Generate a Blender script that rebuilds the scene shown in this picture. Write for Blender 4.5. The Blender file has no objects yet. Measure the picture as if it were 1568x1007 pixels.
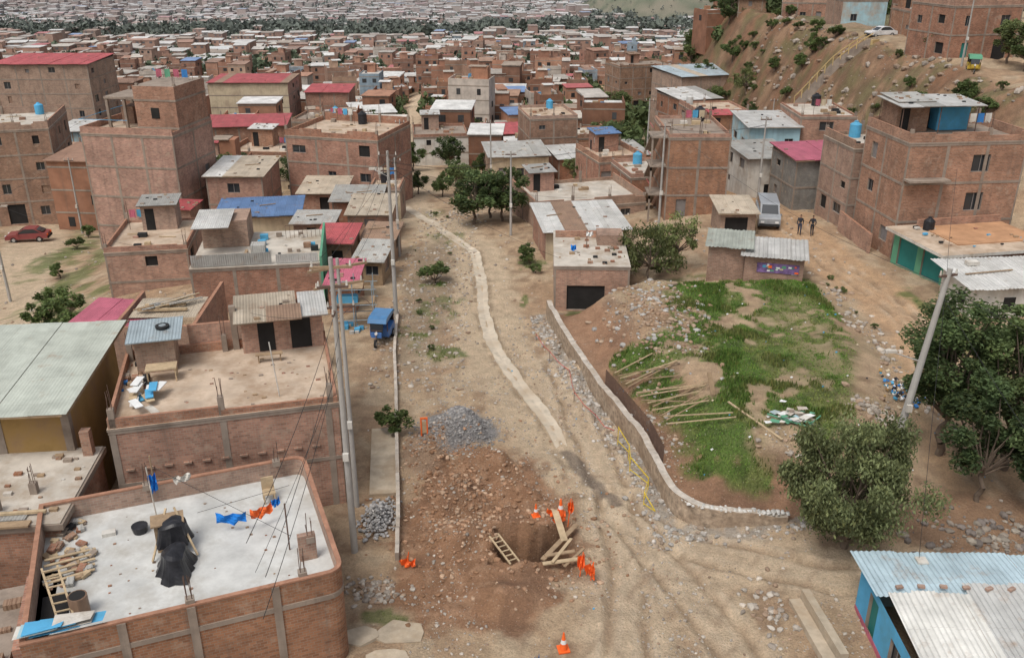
import bpy, math, random
from bisect import bisect_right
import numpy as np
from mathutils import Vector, Matrix
rad=math.radians
SC=bpy.context.scene
COL=SC.collection
# ------------------------------------------------------------------ noise / terrain
def hsh(ix,iy,seed):
    v=np.sin(ix*127.1+iy*311.7+seed*74.7)*43758.5453
    return v-np.floor(v)
def vn(x,y,s,seed=0):
    x=np.asarray(x,float)/s;y=np.asarray(y,float)/s
    ix=np.floor(x);iy=np.floor(y);fx=x-ix;fy=y-iy
    fx=fx*fx*(3-2*fx);fy=fy*fy*(3-2*fy)
    return (hsh(ix,iy,seed)*(1-fx)+hsh(ix+1,iy,seed)*fx)*(1-fy)+(hsh(ix,iy+1,seed)*(1-fx)+hsh(ix+1,iy+1,seed)*fx)*fy
def fbm(x,y,s,seed=0,o=4):
    r=0;a=.5
    for i in range(o):
        r=r+a*vn(x,y,s,seed+i*7);s*=.5;a*=.5
    return r/.9375
def ss(t):
    t=np.clip(t,0,1);return t*t*(3-2*t)
def dpl(x,y,P):
    """distance to polyline"""
    d=np.full(np.shape(x),1e9)
    for (x0,y0),(x1,y1) in zip(P[:-1],P[1:]):
        dx,dy=x1-x0,y1-y0;L=dx*dx+dy*dy+1e-9
        t=np.clip(((x-x0)*dx+(y-y0)*dy)/L,0,1)
        d=np.minimum(d,np.hypot(x-x0-t*dx,y-y0-t*dy))
    return d
def inpoly(x,y,P):
    x=np.asarray(x,float);y=np.asarray(y,float)
    r=np.zeros(x.shape,bool);n=len(P)
    for i in range(n):
        x0,y0=P[i];x1,y1=P[(i+1)%n]
        c=((y0>y)!=(y1>y))&(x<(x1-x0)*(y-y0)/((y1-y0)+1e-12)+x0)
        r^=c
    return r
PY=[-50,0,60,85,110,150,200,350,550,1000,1500,1900,2600,4000,6000]
PZ=[0,0,0,-.8,-4,-9,-14,-27,-42,-72,-95,-100,-70,60,250]
WALL=[(2.6,59.6),(2.7,58.6),(3.6,53.6),(5.1,46.9),(6.8,41.0),(7.1,38.5),(7.45,36.2),(7.8,35.2),(8.6,34.6),(10.2,34.3),(12.3,34.1)]
EAST=[(12.3,34.1),(18,35.5),(21.5,41),(23,50),(22.5,58),(21,62),(9,62.5),(2.6,59.6)]
MP=WALL+EAST[1:-1]
PIT=(.85,33.3)
GUT=[(-11.5,95),(-9.5,89.2),(-5.6,80.2),(-3.3,75.4),(-2.4,67.5),(-2.0,60.2),(-1.4,55.6),(-.4,51.7),(.8,48.1),(1.9,45),(2.6,42.1),(3.1,40.2)]
def H0(x,y):
    x=np.asarray(x,float);y=np.asarray(y,float)
    p=np.interp(y,PY,PZ)
    T=2.0*ss((x-5)/14)*np.interp(y,[29,40,110,150],[.5,1,1,0])
    L=-3.5*ss((-x-24)/20)*ss((y-40)/30)
    xa=np.interp(y,[80,130,200,400],[40,36,30,60]);xb=np.interp(y,[80,130,200,400],[50,49,46,120])
    Hh=ss((x-xa)/(xb-xa))*(11-p-T)*ss((y-72)/20)*ss((420-y)/160)
    g=75*np.exp(-((x-190)/85)**2-((y-1300)/170)**2)
    return p+T+L+Hh+g
def HT(x,y,det=True):
    x=np.asarray(x,float);y=np.asarray(y,float)
    z=H0(x,y)
    ins=inpoly(x,y,MP)
    dw=dpl(x,y,WALL);de=dpl(x,y,EAST)
    mh=1.05+1.9*ss((dw-.3)/4.5)+.5*(fbm(x,y,3,3)-.5)+.35*np.exp(-((x-9)**2/6+(y-53)**2/20))
    z=np.where(ins,z+(mh-z)*ss(de/4.0),z)
    px=(x-PIT[0])/1.5;py=(y-PIT[1])/1.25
    q=np.maximum(abs(px),abs(py))+.3*(vn(x,y,.5,9)-.5)
    def heap(cx,cy,r,hh,r2=None):
        d=np.sqrt(((x-cx)/r)**2+((y-cy)/(r2 or r))**2)+.35*(fbm(x,y,.9,int(cx*3)+40)-.5)
        return hh*ss((1-d)/.85)
    z=z+heap(-3.0,43.3,2.1,1.35)+heap(-1.2,39.6,1.9,1.0,1.3)+heap(-3.2,37,2.2,1.1)+heap(-2.6,33.6,1.8,.7)+heap(-4.2,40.5,1.2,.8)+heap(.3,37.2,1.6,.7,.9)+heap(-.2,29.9,2,.5,1.0)+heap(2.9,36.6,1.0,.35)
    z=z+(heap(4.0,50.5,1.1,.6,3.5)+heap(4.4,45.9,.8,.45,2.6)+heap(2.6,54.5,.8,.4,2.0))*(~ins)
    z=z+.32*np.exp(-((x-PIT[0])**2/7+(y-PIT[1])**2/6))*(q>1.0)
    z=z-3.0*ss((1.12-q)/.16)
    if det:
        near=np.clip((140-y)/60,0,1)
        rough=.26*(fbm(x,y,2.2,1)-.5)+.13*(fbm(x,y,.6,2)-.5)
        red=ss((5.5-np.hypot((x+1.2),(y-36)*.6))/2)
        z=z+near*rough*(1+1.6*red)
        for P in (RT1,RT2,RT3,RT4):
            d=dpl(x,y,P)+.3*(vn(x,y,1.5,66)-.5);z=z-.14*np.exp(-((d-.75)/.18)**2)+.07*np.exp(-((d-1.12)/.15)**2)
        hs=ss((x-36)/6)*ss((y-75)/20)*ss((300-y)/100)
        z=z+hs*(2.2*(fbm(x,y,9,5)-.5)+1.0*(fbm(x,y,3,15)-.5))
        z=z+ss((y-400)/600)*6*(fbm(x,y,120,6)-.5)
    return z
RT1=[(3,52),(4.3,42),(5.0,37),(4.9,31),(4.2,26),(4.5,18)]
RT2=[(5,36),(8,33),(13,30.2),(24,29)]
RT3=[(24.5,80),(24.3,66),(25.6,57),(25.5,50),(23,43),(22,34)]
RT4=[(5.0,37),(6.5,32),(8.5,27),(9,20)]
LST=[(-66,134),(-60,112),(-52,96),(-45,78),(-40.5,68.5),(-38,55),(-36,40)]
RST=[(24.5,76),(21.5,92),(19.5,110),(20,135),(23.5,160),(21,200),(26,250),(30,330)]
MST=[(-9.5,89),(-12,103),(-11,118),(-16,150),(-22,200),(-30,300)]
# ------------------------------------------------------------------ materials
MC={}
def newmat(name):
    m=bpy.data.materials.new(name);m.use_nodes=True;nt=m.node_tree
    b=nt.nodes['Principled BSDF'];b.inputs['Roughness'].default_value=.9
    b.inputs['Specular IOR Level'].default_value=.25
    return m,nt,b
def N(nt,t,**k):
    n=nt.nodes.new(t)
    for a,v in k.items():
        if a in n.inputs: n.inputs[a].default_value=v
        else: setattr(n,a,v)
    return n
def L(nt,a,b): nt.links.new(a,b)
def rgb(c): return (c[0],c[1],c[2],1)
def vary(nt,src,scale,lo,hi,coord=None,detail=4,seed=0,rough=.65):
    """multiply colour by noise ramp"""
    n=N(nt,'ShaderNodeTexNoise',Scale=scale,Detail=detail,Roughness=rough)
    if coord is not None:L(nt,coord,n.inputs['Vector'])
    mr=N(nt,'ShaderNodeMapRange');mr.inputs[1].default_value=.3;mr.inputs[2].default_value=.7
    mr.inputs[3].default_value=lo;mr.inputs[4].default_value=hi
    L(nt,n.outputs['Fac'],mr.inputs[0])
    mx=N(nt,'ShaderNodeVectorMath',operation='SCALE');L(nt,src,mx.inputs[0]);L(nt,mr.outputs[0],mx.inputs['Scale'])
    return mx.outputs[0]
def mixc(nt,fac,a,b):
    m=N(nt,'ShaderNodeMix',data_type='RGBA')
    if isinstance(fac,float): m.inputs[0].default_value=fac
    else:L(nt,fac,m.inputs[0])
    for i,v in ((6,a),(7,b)):
        if isinstance(v,(tuple,list)): m.inputs[i].default_value=rgb(v)
        else:L(nt,v,m.inputs[i])
    return m.outputs[2]
def ramp(nt,src,a,b):
    mr=N(nt,'ShaderNodeMapRange');mr.inputs[1].default_value=a;mr.inputs[2].default_value=b;L(nt,src,mr.inputs[0]);return mr.outputs[0]
def bump(nt,b,src,st,dist=.05):
    bp=N(nt,'ShaderNodeBump',Strength=st,Distance=dist);L(nt,src,bp.inputs['Height']);L(nt,bp.outputs[0],b.inputs['Normal'])
def objrand(nt,src,lo=.8,hi=1.15):
    oi=N(nt,'ShaderNodeObjectInfo');mr=N(nt,'ShaderNodeMapRange');mr.inputs[3].default_value=lo;mr.inputs[4].default_value=hi
    L(nt,oi.outputs['Random'],mr.inputs[0]);mx=N(nt,'ShaderNodeVectorMath',operation='SCALE');L(nt,src,mx.inputs[0]);L(nt,mr.outputs[0],mx.inputs['Scale']);return mx.outputs[0]
def geo(nt): return N(nt,'ShaderNodeNewGeometry').outputs['Position']
def streak(nt,o,p,amt=.35,lo=.5,hi=.75,col=(.12,.10,.085)):
    """vertical rain streaks: noise stretched in z"""
    mp=N(nt,'ShaderNodeMapping');mp.inputs['Scale'].default_value=(2.2,2.2,.16);L(nt,p,mp.inputs['Vector'])
    n=N(nt,'ShaderNodeTexNoise',Scale=1.0,Detail=4,Roughness=.7);L(nt,mp.outputs[0],n.inputs['Vector'])
    mr=N(nt,'ShaderNodeMapRange');mr.inputs[1].default_value=lo;mr.inputs[2].default_value=hi;mr.inputs[4].default_value=amt;L(nt,n.outputs['Fac'],mr.inputs[0])
    return mixc(nt,mr.outputs[0],o,col)
def mat_brick(c1=(.42,.195,.115),c2=(.28,.125,.075),mor=(.32,.245,.185),key='brick'):
    if key in MC:return MC[key]
    m,nt,b=newmat(key);uv=N(nt,'ShaderNodeUVMap')
    br=N(nt,'ShaderNodeTexBrick',Scale=1.0);br.inputs['Color1'].default_value=rgb(c1);br.inputs['Color2'].default_value=rgb(c2);br.inputs['Mortar'].default_value=rgb(mor)
    br.inputs['Mortar Size'].default_value=.011;br.inputs['Brick Width'].default_value=.25;br.inputs['Row Height'].default_value=.115;br.inputs['Mortar Smooth'].default_value=.3
    L(nt,uv.outputs[0],br.inputs['Vector'])
    p=geo(nt)
    c=vary(nt,br.outputs['Color'],.6,.70,1.25,p,5)
    oi=N(nt,'ShaderNodeObjectInfo')
    hs=N(nt,'ShaderNodeHueSaturation');mr=N(nt,'ShaderNodeMapRange');mr.inputs[3].default_value=.78;mr.inputs[4].default_value=1.05;L(nt,oi.outputs['Random'],mr.inputs[0]);L(nt,mr.outputs[0],hs.inputs['Saturation']);L(nt,c,hs.inputs['Color'])
    mr2=N(nt,'ShaderNodeMapRange');mr2.inputs[3].default_value=.496;mr2.inputs[4].default_value=.506;mt=N(nt,'ShaderNodeMath',operation='FRACT');mm=N(nt,'ShaderNodeMath',operation='MULTIPLY');mm.inputs[1].default_value=7.3;L(nt,oi.outputs['Random'],mm.inputs[0]);L(nt,mm.outputs[0],mt.inputs[0]);L(nt,mt.outputs[0],mr2.inputs[0]);L(nt,mr2.outputs[0],hs.inputs['Hue'])
    c=objrand(nt,hs.outputs[0],1.15,.82)
    n=N(nt,'ShaderNodeTexNoise',Scale=1.3,Detail=4,Roughness=.7);L(nt,p,n.inputs['Vector'])
    c=mixc(nt,ramp(nt,n.outputs['Fac'],.56,.82),c,(.42,.33,.25))
    c=streak(nt,c,p,.5,.52,.78)
    L(nt,c,b.inputs['Base Color']);bump(nt,b,br.outputs['Fac'],-.5,.02);MC[key]=m;return m
def mat_plain(key,c,lo=.8,hi=1.12,scale=1.2,rough=.9,stain=None,bs=.15,stk=0):
    if key in MC:return MC[key]
    m,nt,b=newmat(key);p=geo(nt)
    r=N(nt,'ShaderNodeRGB');r.outputs[0].default_value=rgb(c)
    o=vary(nt,r.outputs[0],scale,lo,hi,p,6)
    if stain:
        n=N(nt,'ShaderNodeTexNoise',Scale=.45,Detail=7,Roughness=.7);L(nt,p,n.inputs['Vector'])
        o=mixc(nt,ramp(nt,n.outputs['Fac'],.47,.66),o,stain)
    if stk:o=streak(nt,o,p,stk)
    L(nt,o,b.inputs['Base Color']);b.inputs['Roughness'].default_value=rough
    if bs>.3:
        n2=N(nt,'ShaderNodeTexNoise',Scale=9,Detail=3);L(nt,p,n2.inputs['Vector']);bump(nt,b,n2.outputs['Fac'],bs,.05)
    MC[key]=m;return m
def mat_sheet(key,c,rust=.5,rough=.55,bs=.6,seam=.8):
    key='sheet_'+key
    if key in MC:return MC[key]
    m,nt,b=newmat(key);uv=N(nt,'ShaderNodeUVMap');p=geo(nt)
    r=N(nt,'ShaderNodeRGB');r.outputs[0].default_value=rgb(c)
    o=vary(nt,r.outputs[0],.8,.74,1.14,p,6)
    br=N(nt,'ShaderNodeTexBrick',Scale=1.0);br.inputs['Color1'].default_value=(1,1,1,1);br.inputs['Color2'].default_value=(.76,.75,.73,1);br.inputs['Mortar'].default_value=(.55,.52,.5,1)
    br.inputs['Mortar Size'].default_value=.012;br.inputs['Brick Width'].default_value=.83;br.inputs['Row Height'].default_value=2.4;br.offset=.0
    L(nt,uv.outputs[0],br.inputs['Vector'])
    mm=N(nt,'ShaderNodeMix',data_type='RGBA',blend_type='MULTIPLY');mm.inputs[0].default_value=seam;L(nt,o,mm.inputs[6]);L(nt,br.outputs['Color'],mm.inputs[7])
    n=N(nt,'ShaderNodeTexNoise',Scale=.9,Detail=6,Roughness=.7);L(nt,p,n.inputs['Vector'])
    lo=.66-.2*rust
    o=mixc(nt,ramp(nt,n.outputs['Fac'],lo,lo+.22),mm.outputs[2],(.28,.19,.125))
    o=objrand(nt,o,.82,1.1)
    L(nt,o,b.inputs['Base Color']);b.inputs['Roughness'].default_value=rough
    w=N(nt,'ShaderNodeTexWave',Scale=2.1);L(nt,uv.outputs[0],w.inputs['Vector']);bump(nt,b,w.outputs['Fac'],bs,.04)
    MC[key]=m;return m
BRICK=mat_brick()
BRICK2=mat_brick((.37,.21,.135),(.26,.145,.095),(.32,.26,.20),'brick_old')
BLOCK=mat_brick((.30,.285,.26),(.24,.23,.21),(.2,.18,.16),'cinder_block')
CONC=mat_plain('concrete',(.32,.26,.21),stain=(.21,.165,.13),stk=.4)
SLAB=mat_plain('slab_concrete',(.54,.49,.42),.74,1.12,.7,stain=(.34,.27,.2))
SLABP=mat_plain('slab_pinkish',(.52,.41,.31),.72,1.18,.7,stain=(.34,.235,.155))
DIRTROOF=mat_plain('earth_roof',(.50,.28,.155),.7,1.15,.8)
CAP=mat_plain('parapet_cap',(.38,.20,.13),.7,1.15,3)
DARK=mat_plain('dark_interior',(.025,.023,.022),.7,1.2,1)
def mat_glass():
    m,nt,b=newmat('window_glass');b.inputs['Base Color'].default_value=(.03,.035,.04,1);b.inputs['Roughness'].default_value=.12;b.inputs['Specular IOR Level'].default_value=.6;return m
GLASS=mat_glass()
FRAME=mat_plain('window_frame',(.22,.2,.19),.8,1.1,3)
WHITEP=mat_plain('white_plaster',(.64,.61,.55),.82,1.08,.8,stain=(.42,.35,.28),stk=.35)
CREAM=mat_plain('cream_plaster',(.58,.48,.33),.82,1.08,.8,stain=(.40,.31,.22),stk=.3)
LBLUE=mat_plain('light_blue_plaster',(.36,.53,.58),.82,1.08,.8,stain=(.38,.35,.30),stk=.3)
BLUEP=mat_plain('blue_plaster',(.05,.20,.48),.8,1.1,.8)
SKYB=mat_plain('sky_blue_plaster',(.10,.38,.62),.8,1.1,.8,stain=(.1,.3,.42))
TEAL=mat_plain('teal_metal',(.03,.20,.18),.8,1.1,.8,rough=.6)
GREENP=mat_plain('green_plaster',(.12,.32,.20),.8,1.1,.8)
YELP=mat_plain('ochre_plaster',(.38,.24,.09),.75,1.12,.9,stain=(.28,.18,.1))
WOOD=mat_plain('wood',(.34,.24,.15),.7,1.2,3)
WOODL=mat_plain('pale_timber',(.50,.38,.24),.7,1.15,3)
STEEL=mat_plain('rebar_steel',(.14,.09,.07),.8,1.2,3,rough=.7)
POLEM=mat_plain('pole_concrete',(.38,.36,.33),.85,1.1,2)
WIRE=mat_plain('wire_black',(.03,.03,.03),.9,1.1,1,rough=.6)
RUB=mat_plain('rubber',(.03,.03,.03),.8,1.2,4)
ORANGE=mat_plain('orange_plastic',(.88,.15,.03),.9,1.1,3,rough=.5)
WHITE=mat_plain('white_band',(.76,.76,.74),.86,1.05,3,rough=.6)
BLACKT=mat_plain('black_tarp',(.022,.022,.025),.6,1.7,3,rough=.35)
SH={'pink':mat_sheet('pink',(.55,.15,.21),.3),'red':mat_sheet('red',(.46,.10,.105),.4),'grey':mat_sheet('grey',(.43,.42,.39),.55),'white':mat_sheet('white',(.64,.63,.60),.35),
 'green':mat_sheet('greyish_green',(.44,.465,.405),.4,.6,.25,.4),'blue':mat_sheet('blue',(.14,.24,.44),.4),'zinc':mat_sheet('zinc',(.42,.50,.54),.45),'rust':mat_sheet('rust',(.34,.22,.15),.9),'tan':mat_sheet('tan',(.52,.44,.34),.6)}
# ------------------------------------------------------------------ mesh builder
class MB:
    def __init__(s): s.v=[];s.f=[];s.uv=[];s.mi=[];s.mats=[];s.O=Vector((0,0,0));s.ex=Vector((1,0,0));s.ey=Vector((0,1,0))
    def frame(s,o,ang=None,ex=None):
        s.O=Vector(o)
        if ang is not None: ex=(math.cos(ang),math.sin(ang))
        s.ex=Vector((ex[0],ex[1],0)).normalized();s.ey=Vector((-s.ex.y,s.ex.x,0));return s
    def P(s,p): return s.O+s.ex*p[0]+s.ey*p[1]+Vector((0,0,p[2]))
    def m(s,mat):
        if mat not in s.mats:s.mats.append(mat)
        return s.mats.index(mat)
    def face(s,pts,mat,uv=None):
        w=[s.P(p) for p in pts];i=len(s.v);s.v+= [tuple(p) for p in w]
        s.f.append(tuple(range(i,i+len(w))));s.mi.append(s.m(mat))
        if uv is None:
            n=(w[1]-w[0]).cross(w[2]-w[0])
            if n.length>1e-9:n.normalize()
            if abs(n.z)>.7: uv=[(p[0],p[1]) for p in pts]
            else:
                l=[Vector(p) for p in pts];nl=(l[1]-l[0]).cross(l[2]-l[0])
                if abs(nl.x)>abs(nl.y): uv=[(p[1],p[2]) for p in pts]
                else: uv=[(p[0],p[2]) for p in pts]
        s.uv+=uv
    def box(s,x0,x1,y0,y1,z0,z1,mat,top=None):
        c=[(x0,y0),(x1,y0),(x1,y1),(x0,y1)]
        for i in range(4):
            a=c[i];b=c[(i+1)%4];s.face([(a[0],a[1],z0),(b[0],b[1],z0),(b[0],b[1],z1),(a[0],a[1],z1)],mat)
        s.face([(x,y,z1) for x,y in c],top or mat);s.face([(x,y,z0) for x,y in c[::-1]],mat)
    def prism(s,prof,y0,y1,mat,capmat=None):
        """prof: list (x,z) extruded along y"""
        n=len(prof)
        for i in range(n):
            a=prof[i];b=prof[(i+1)%n];s.face([(a[0],y0,a[1]),(b[0],y0,b[1]),(b[0],y1,b[1]),(a[0],y1,a[1])],mat)
        s.face([(p[0],y0,p[1]) for p in prof[::-1]],capmat or mat);s.face([(p[0],y1,p[1]) for p in prof],capmat or mat)
    def cyl(s,p,q,r0,r1,mat,n=8,caps=True):
        p=Vector(p);q=Vector(q);d=(q-p);
        if d.length<1e-6:return
        d.normalize();a=d.cross(Vector((0,0,1)) if abs(d.z)<.9 else Vector((1,0,0))).normalized();b=d.cross(a)
        A=[p+(a*math.cos(t)+b*math.sin(t))*r0 for t in [2*math.pi*i/n for i in range(n)]]
        B=[q+(a*math.cos(t)+b*math.sin(t))*r1 for t in [2*math.pi*i/n for i in range(n)]]
        for i in range(n):
            j=(i+1)%n;s.face([A[i],A[j],B[j],B[i]],mat,[(i/n,0),((i+1)/n,0),((i+1)/n,1),(i/n,1)])
        if caps:
            s.face(A[::-1],mat,[(0,0)]*n);s.face(B,mat,[(0,0)]*n)
    def beam(s,p,q,w,h,mat):
        p=Vector(p);q=Vector(q);d=(q-p).normalized();a=d.cross(Vector((0,0,1)) if abs(d.z)<.95 else Vector((1,0,0))).normalized()*w/2;b=d.cross(a.normalized())*h/2
        A=[p-a-b,p+a-b,p+a+b,p-a+b];B=[x+(q-p) for x in A]
        for i in range(4):
            j=(i+1)%4;s.face([A[i],A[j],B[j],B[i]],mat)
        s.face(A[::-1],mat);s.face(B,mat)
    def obj(s,name,parent=None,smooth=False):
        if not s.f:return None
        me=bpy.data.meshes.new(name);me.from_pydata(s.v,[],s.f)
        for m in s.mats:me.materials.append(m)
        me.polygons.foreach_set('material_index',s.mi)
        uvl=me.uv_layers.new(name='UVMap');uvl.data.foreach_set('uv',np.array(s.uv,dtype=np.float32).ravel())
        me.update();o=bpy.data.objects.new(name,me);COL.objects.link(o)
        if parent:o.parent=parent
        return o
class Parts:
    def __init__(s,name,o=(0,0,0),ang=None,ex=(1,0)):
        s.name=name;s.d={};s.o=o;s.ang=ang;s.ex=ex
    def __getitem__(s,k):
        if k not in s.d:s.d[k]=MB().frame(s.o,s.ang,s.ex)
        return s.d[k]
    def done(s):
        e=bpy.data.objects.new(s.name,None);COL.objects.link(e);e.empty_display_size=.2
        for k,m in s.d.items(): m.obj(k,e)
        return e
def meshnp(name,V,F,mats,mi=None,col=None,smooth=False):
    V=np.asarray(V,np.float32);F=np.asarray(F,np.int32);me=bpy.data.meshes.new(name)
    me.vertices.add(len(V));me.vertices.foreach_set('co',V.ravel())
    k=F.shape[1];me.loops.add(F.size);me.loops.foreach_set('vertex_index',F.ravel())
    me.polygons.add(len(F));me.polygons.foreach_set('loop_start',np.arange(0,F.size,k,dtype=np.int32));me.polygons.foreach_set('loop_total',np.full(len(F),k,np.int32))
    for m in mats:me.materials.append(m)
    if mi is not None: me.polygons.foreach_set('material_index',np.asarray(mi,np.int32))
    me.polygons.foreach_set('use_smooth',np.full(len(F),bool(smooth)))
    if col is not None:
        a=me.color_attributes.new('Col','FLOAT_COLOR','POINT');c=np.ones((len(V),4),np.float32);c[:,:3]=col;a.data.foreach_set('color',c.ravel())
    me.update(calc_edges=True)
    return me
def link(name,me,loc=(0,0,0),rz=0,sc=1,parent=None):
    o=bpy.data.objects.new(name,me);o.location=loc;o.rotation_euler=(0,0,rz);o.scale=(sc,sc,sc) if not isinstance(sc,tuple) else sc;COL.objects.link(o)
    if parent:o.parent=parent
    return o
# ------------------------------------------------------------------ ground
def axis(segs):
    out=[]
    for a,b,st in segs: out+=list(np.arange(a,b,st))
    out.append(segs[-1][1]);return np.array(out)
def grow(a,b,s0,g):
    o=[];x=a;s=s0
    while x<b:o.append(x);x+=s;s*=g
    o.append(b);return np.array(o)
gx=np.concatenate([-grow(60,4500,.8,1.07)[::-1],axis([(-59.5,-9,.45),(-9,15,.13),(15,34,.34),(34,60,.55)])[:-1],grow(60,4500,.8,1.07)])
gy=np.concatenate([axis([(-40,20,4),(20,26,.3),(26,48,.13),(48,64,.22),(64,100,.42)])[:-1],grow(100,7000,.6,1.016)])
X,Y=np.meshgrid(gx,gy);Z=HT(X,Y)
nx,ny=len(gx),len(gy)
GXL=list(map(float,gx));GYL=list(map(float,gy))
def hz(x,y):
    """height of the ground mesh (bilinear)"""
    i=min(max(bisect_right(GXL,x)-1,0),nx-2);j=min(max(bisect_right(GYL,y)-1,0),ny-2)
    fx=(x-GXL[i])/(GXL[i+1]-GXL[i]);fy=(y-GYL[j])/(GYL[j+1]-GYL[j])
    return float((Z[j,i]*(1-fx)+Z[j,i+1]*fx)*(1-fy)+(Z[j+1,i]*(1-fx)+Z[j+1,i+1]*fx)*fy)
V=np.stack([X.ravel(),Y.ravel(),Z.ravel()],1)
ii=np.arange(nx*ny).reshape(ny,nx)
F=np.stack([ii[:-1,:-1].ravel(),ii[:-1,1:].ravel(),ii[1:,1:].ravel(),ii[1:,:-1].ravel()],1)
def lerpc(c,m,col):
    return c+(np.array(col)-c)*np.clip(m,0,1)[...,None]
GRASSP=[(12.6,63.2),(21.8,62.4),(21.6,55),(20.0,47),(17.6,41),(14.8,35.6),(9.8,35.4),(8.0,37.4),(8.0,41),(6.9,43.5),(5.7,48.5),(5.9,50.5),(9.2,50),(9.8,57)]
def grassmask(x,y):
    n=fbm(x,y,2.6,21);n2=fbm(x,y,.7,22)
    ins=inpoly(x,y,GRASSP)
    de=dpl(x,y,GRASSP+[GRASSP[0]])
    g=np.where(ins,ss((de+1.6*(n2-.5))/1.2+.15),0)
    g=g*ss((n+.7*n2-.635)/.2)
    g=g*(1-.8*np.exp(-(((x-18.2)/1.9)**2+((y-50)/6)**2))*ss((n2-.40)/.1))
    g=g*(1-.8*ss((1.4-np.hypot(x-12.3,(y-38)*.8))/1.0))
    for cx,cy,rx,ry in [(-4.6,53.6,1.8,1.1),(-6.6,56.5,1.0,.6),(-6,66.5,1.4,.7),(1.6,72,1.2,1.6),(.9,63,.4,1.4),(29,51.5,2.2,1.6),(-5.3,28.8,.9,.5),(-44.5,86,2,9),(-39.5,74,1.5,8),(-33,62,2.5,4),(10.5,63.8,5,1.4),(27.5,57.5,.8,3),(4.6,60,1.2,1.0),(27.8,48,1.2,4)]:
        d=np.hypot((x-cx)/rx,(y-cy)/ry)+1.6*(n2-.5);g=np.maximum(g,ss((.95-d)/.4)*.8)
    verge=ss((x+9.5)/1.5)*ss((-2.8-x)/1.2)*ss((y-49)/4)*ss((96-y)/6)
    g=np.maximum(g,verge*ss((n-.55)/.12)*ss((n2-.42)/.15)*.55)
    hs=ss((x-34)/5)*ss((y-80)/15)*ss((420-y)/60)
    g=np.maximum(g,hs*ss((n-.46)/.15)*.6)
    lf=ss((-x-30)/3)*ss((y-50)/6)*ss((n-.5)/.1)*.7*ss((dpl(x,y,LST)-3)/1.5)
    g=np.maximum(g,lf)
    return g
def groundcol(x,y):
    n=fbm(x,y,4,11);n2=fbm(x,y,.9,12);n3=fbm(x,y,.35,13,3);nb=fbm(x,y,1.8,17)
    c=np.ones(x.shape+(3,))*np.array((.46,.315,.20))
    c=lerpc(c,ss((n-.35)/.35),(.53,.385,.25))
    c=lerpc(c,.75*ss((n2-.48)/.18),(.33,.22,.14))
    c=lerpc(c,.6*ss((nb-.52)/.13),(.58,.46,.32))
    d=dpl(x,y,GUT)+1.3*(n2-.5);c=lerpc(c,ss((3.2-d)/1.4)*.8,(.62,.485,.335));c=lerpc(c,np.exp(-((dpl(x,y,GUT)-.55)/.16)**2)*.65*ss((n2-.35)/.2),(.24,.17,.11))
    for P,w,k in ((RT1,2.3,0),(RT2,2.2,0),(RT4,1.9,0),(RT3,2.8,1),(LST,3.4,0),(RST,2.5,1),(MST,2.5,0)):
        d=dpl(x,y,P)+1.2*(n2-.5);c=lerpc(c,ss((w-d)/1.0)*.8,(.58,.37,.215) if k else (.63,.49,.34))
    for P in (RT1,RT2,RT3,RT4):
        d=dpl(x,y,P)+.3*(vn(x,y,1.5,66)-.5);c=lerpc(c,np.exp(-((d-.75)/.16)**2)*.7*ss((n2-.36)/.13),(.34,.235,.15));c=lerpc(c,np.exp(-((d-1.15)/.12)**2)*.55*ss((nb-.42)/.15),(.70,.57,.42));c=lerpc(c,np.exp(-((d-.3)/.15)**2)*.35,(.69,.56,.41))
    for x0,y0,x1,y1 in ((1.5,27,5.5,33),(5.5,24,3.8,38),(6,30,14,27.5),(7,25,12,32),(3.8,44,1,56),(4.8,40,3.6,47)):
        d=dpl(x,y,[(x0,y0),(x1,y1)])+.35*(vn(x,y,2,68)-.5);c=lerpc(c,np.exp(-((d)/.13)**2)*.5*ss((n2-.34)/.13),(.38,.265,.175));c=lerpc(c,np.exp(-((d-1.2)/.13)**2)*.4*ss((nb-.36)/.13),(.39,.27,.18))
    rs=ss((1-np.hypot((x+1.3)/4.6,(y-34.2)/7.6)+.55*(n2-.5))/.2)
    c=lerpc(c,rs*.9,(.34,.185,.105));c=lerpc(c,rs*ss((n3-.5)/.2)*.65,(.47,.29,.18));c=lerpc(c,rs*ss((nb-.5)/.12)*.55,(.21,.115,.07))
    rs2=ss((1-np.hypot((x-20.5)/5,(y-33)/2.6)+.45*(n2-.5))/.3);c=lerpc(c,rs2*.7,(.27,.16,.10))
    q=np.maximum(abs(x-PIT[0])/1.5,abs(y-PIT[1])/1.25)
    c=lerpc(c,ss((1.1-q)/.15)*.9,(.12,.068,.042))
    c=lerpc(c,ss((1.15-np.hypot((x+3)/2.1,(y-43.6)/1.9)+.3*(n2-.5))/.2),(.28,.265,.255))
    c=lerpc(c,ss((1.1-np.hypot((x+4.6)/1.2,(y-41.5)/2.6)+.5*(n2-.5))/.3)*.8,(.36,.245,.165))
    dw=dpl(x,y,WALL);ins=inpoly(x,y,MP)
    c=lerpc(c,np.where(ins,0,ss((1.5-dw)/.9)*ss((n2-.35)/.2)*.75),(.40,.37,.33))
    c=lerpc(c,np.where(ins,ss((3.8-dw)/1.5)*.85,0),(.36,.20,.12));c=lerpc(c,np.where(ins,ss((nb-.5)/.12)*ss((4.2-dw)/1)*.6,0),(.22,.125,.08))
    c=lerpc(c,np.where(ins,ss((nb-.46)/.1)*ss((dw-3.5)/1)*.5,0),(.38,.28,.16))
    c=lerpc(c,ss((1-np.hypot((x+6.4)/2.4,(y-66)/19)+.4*(n2-.5))/.4)*.7,(.32,.245,.165))
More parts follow.
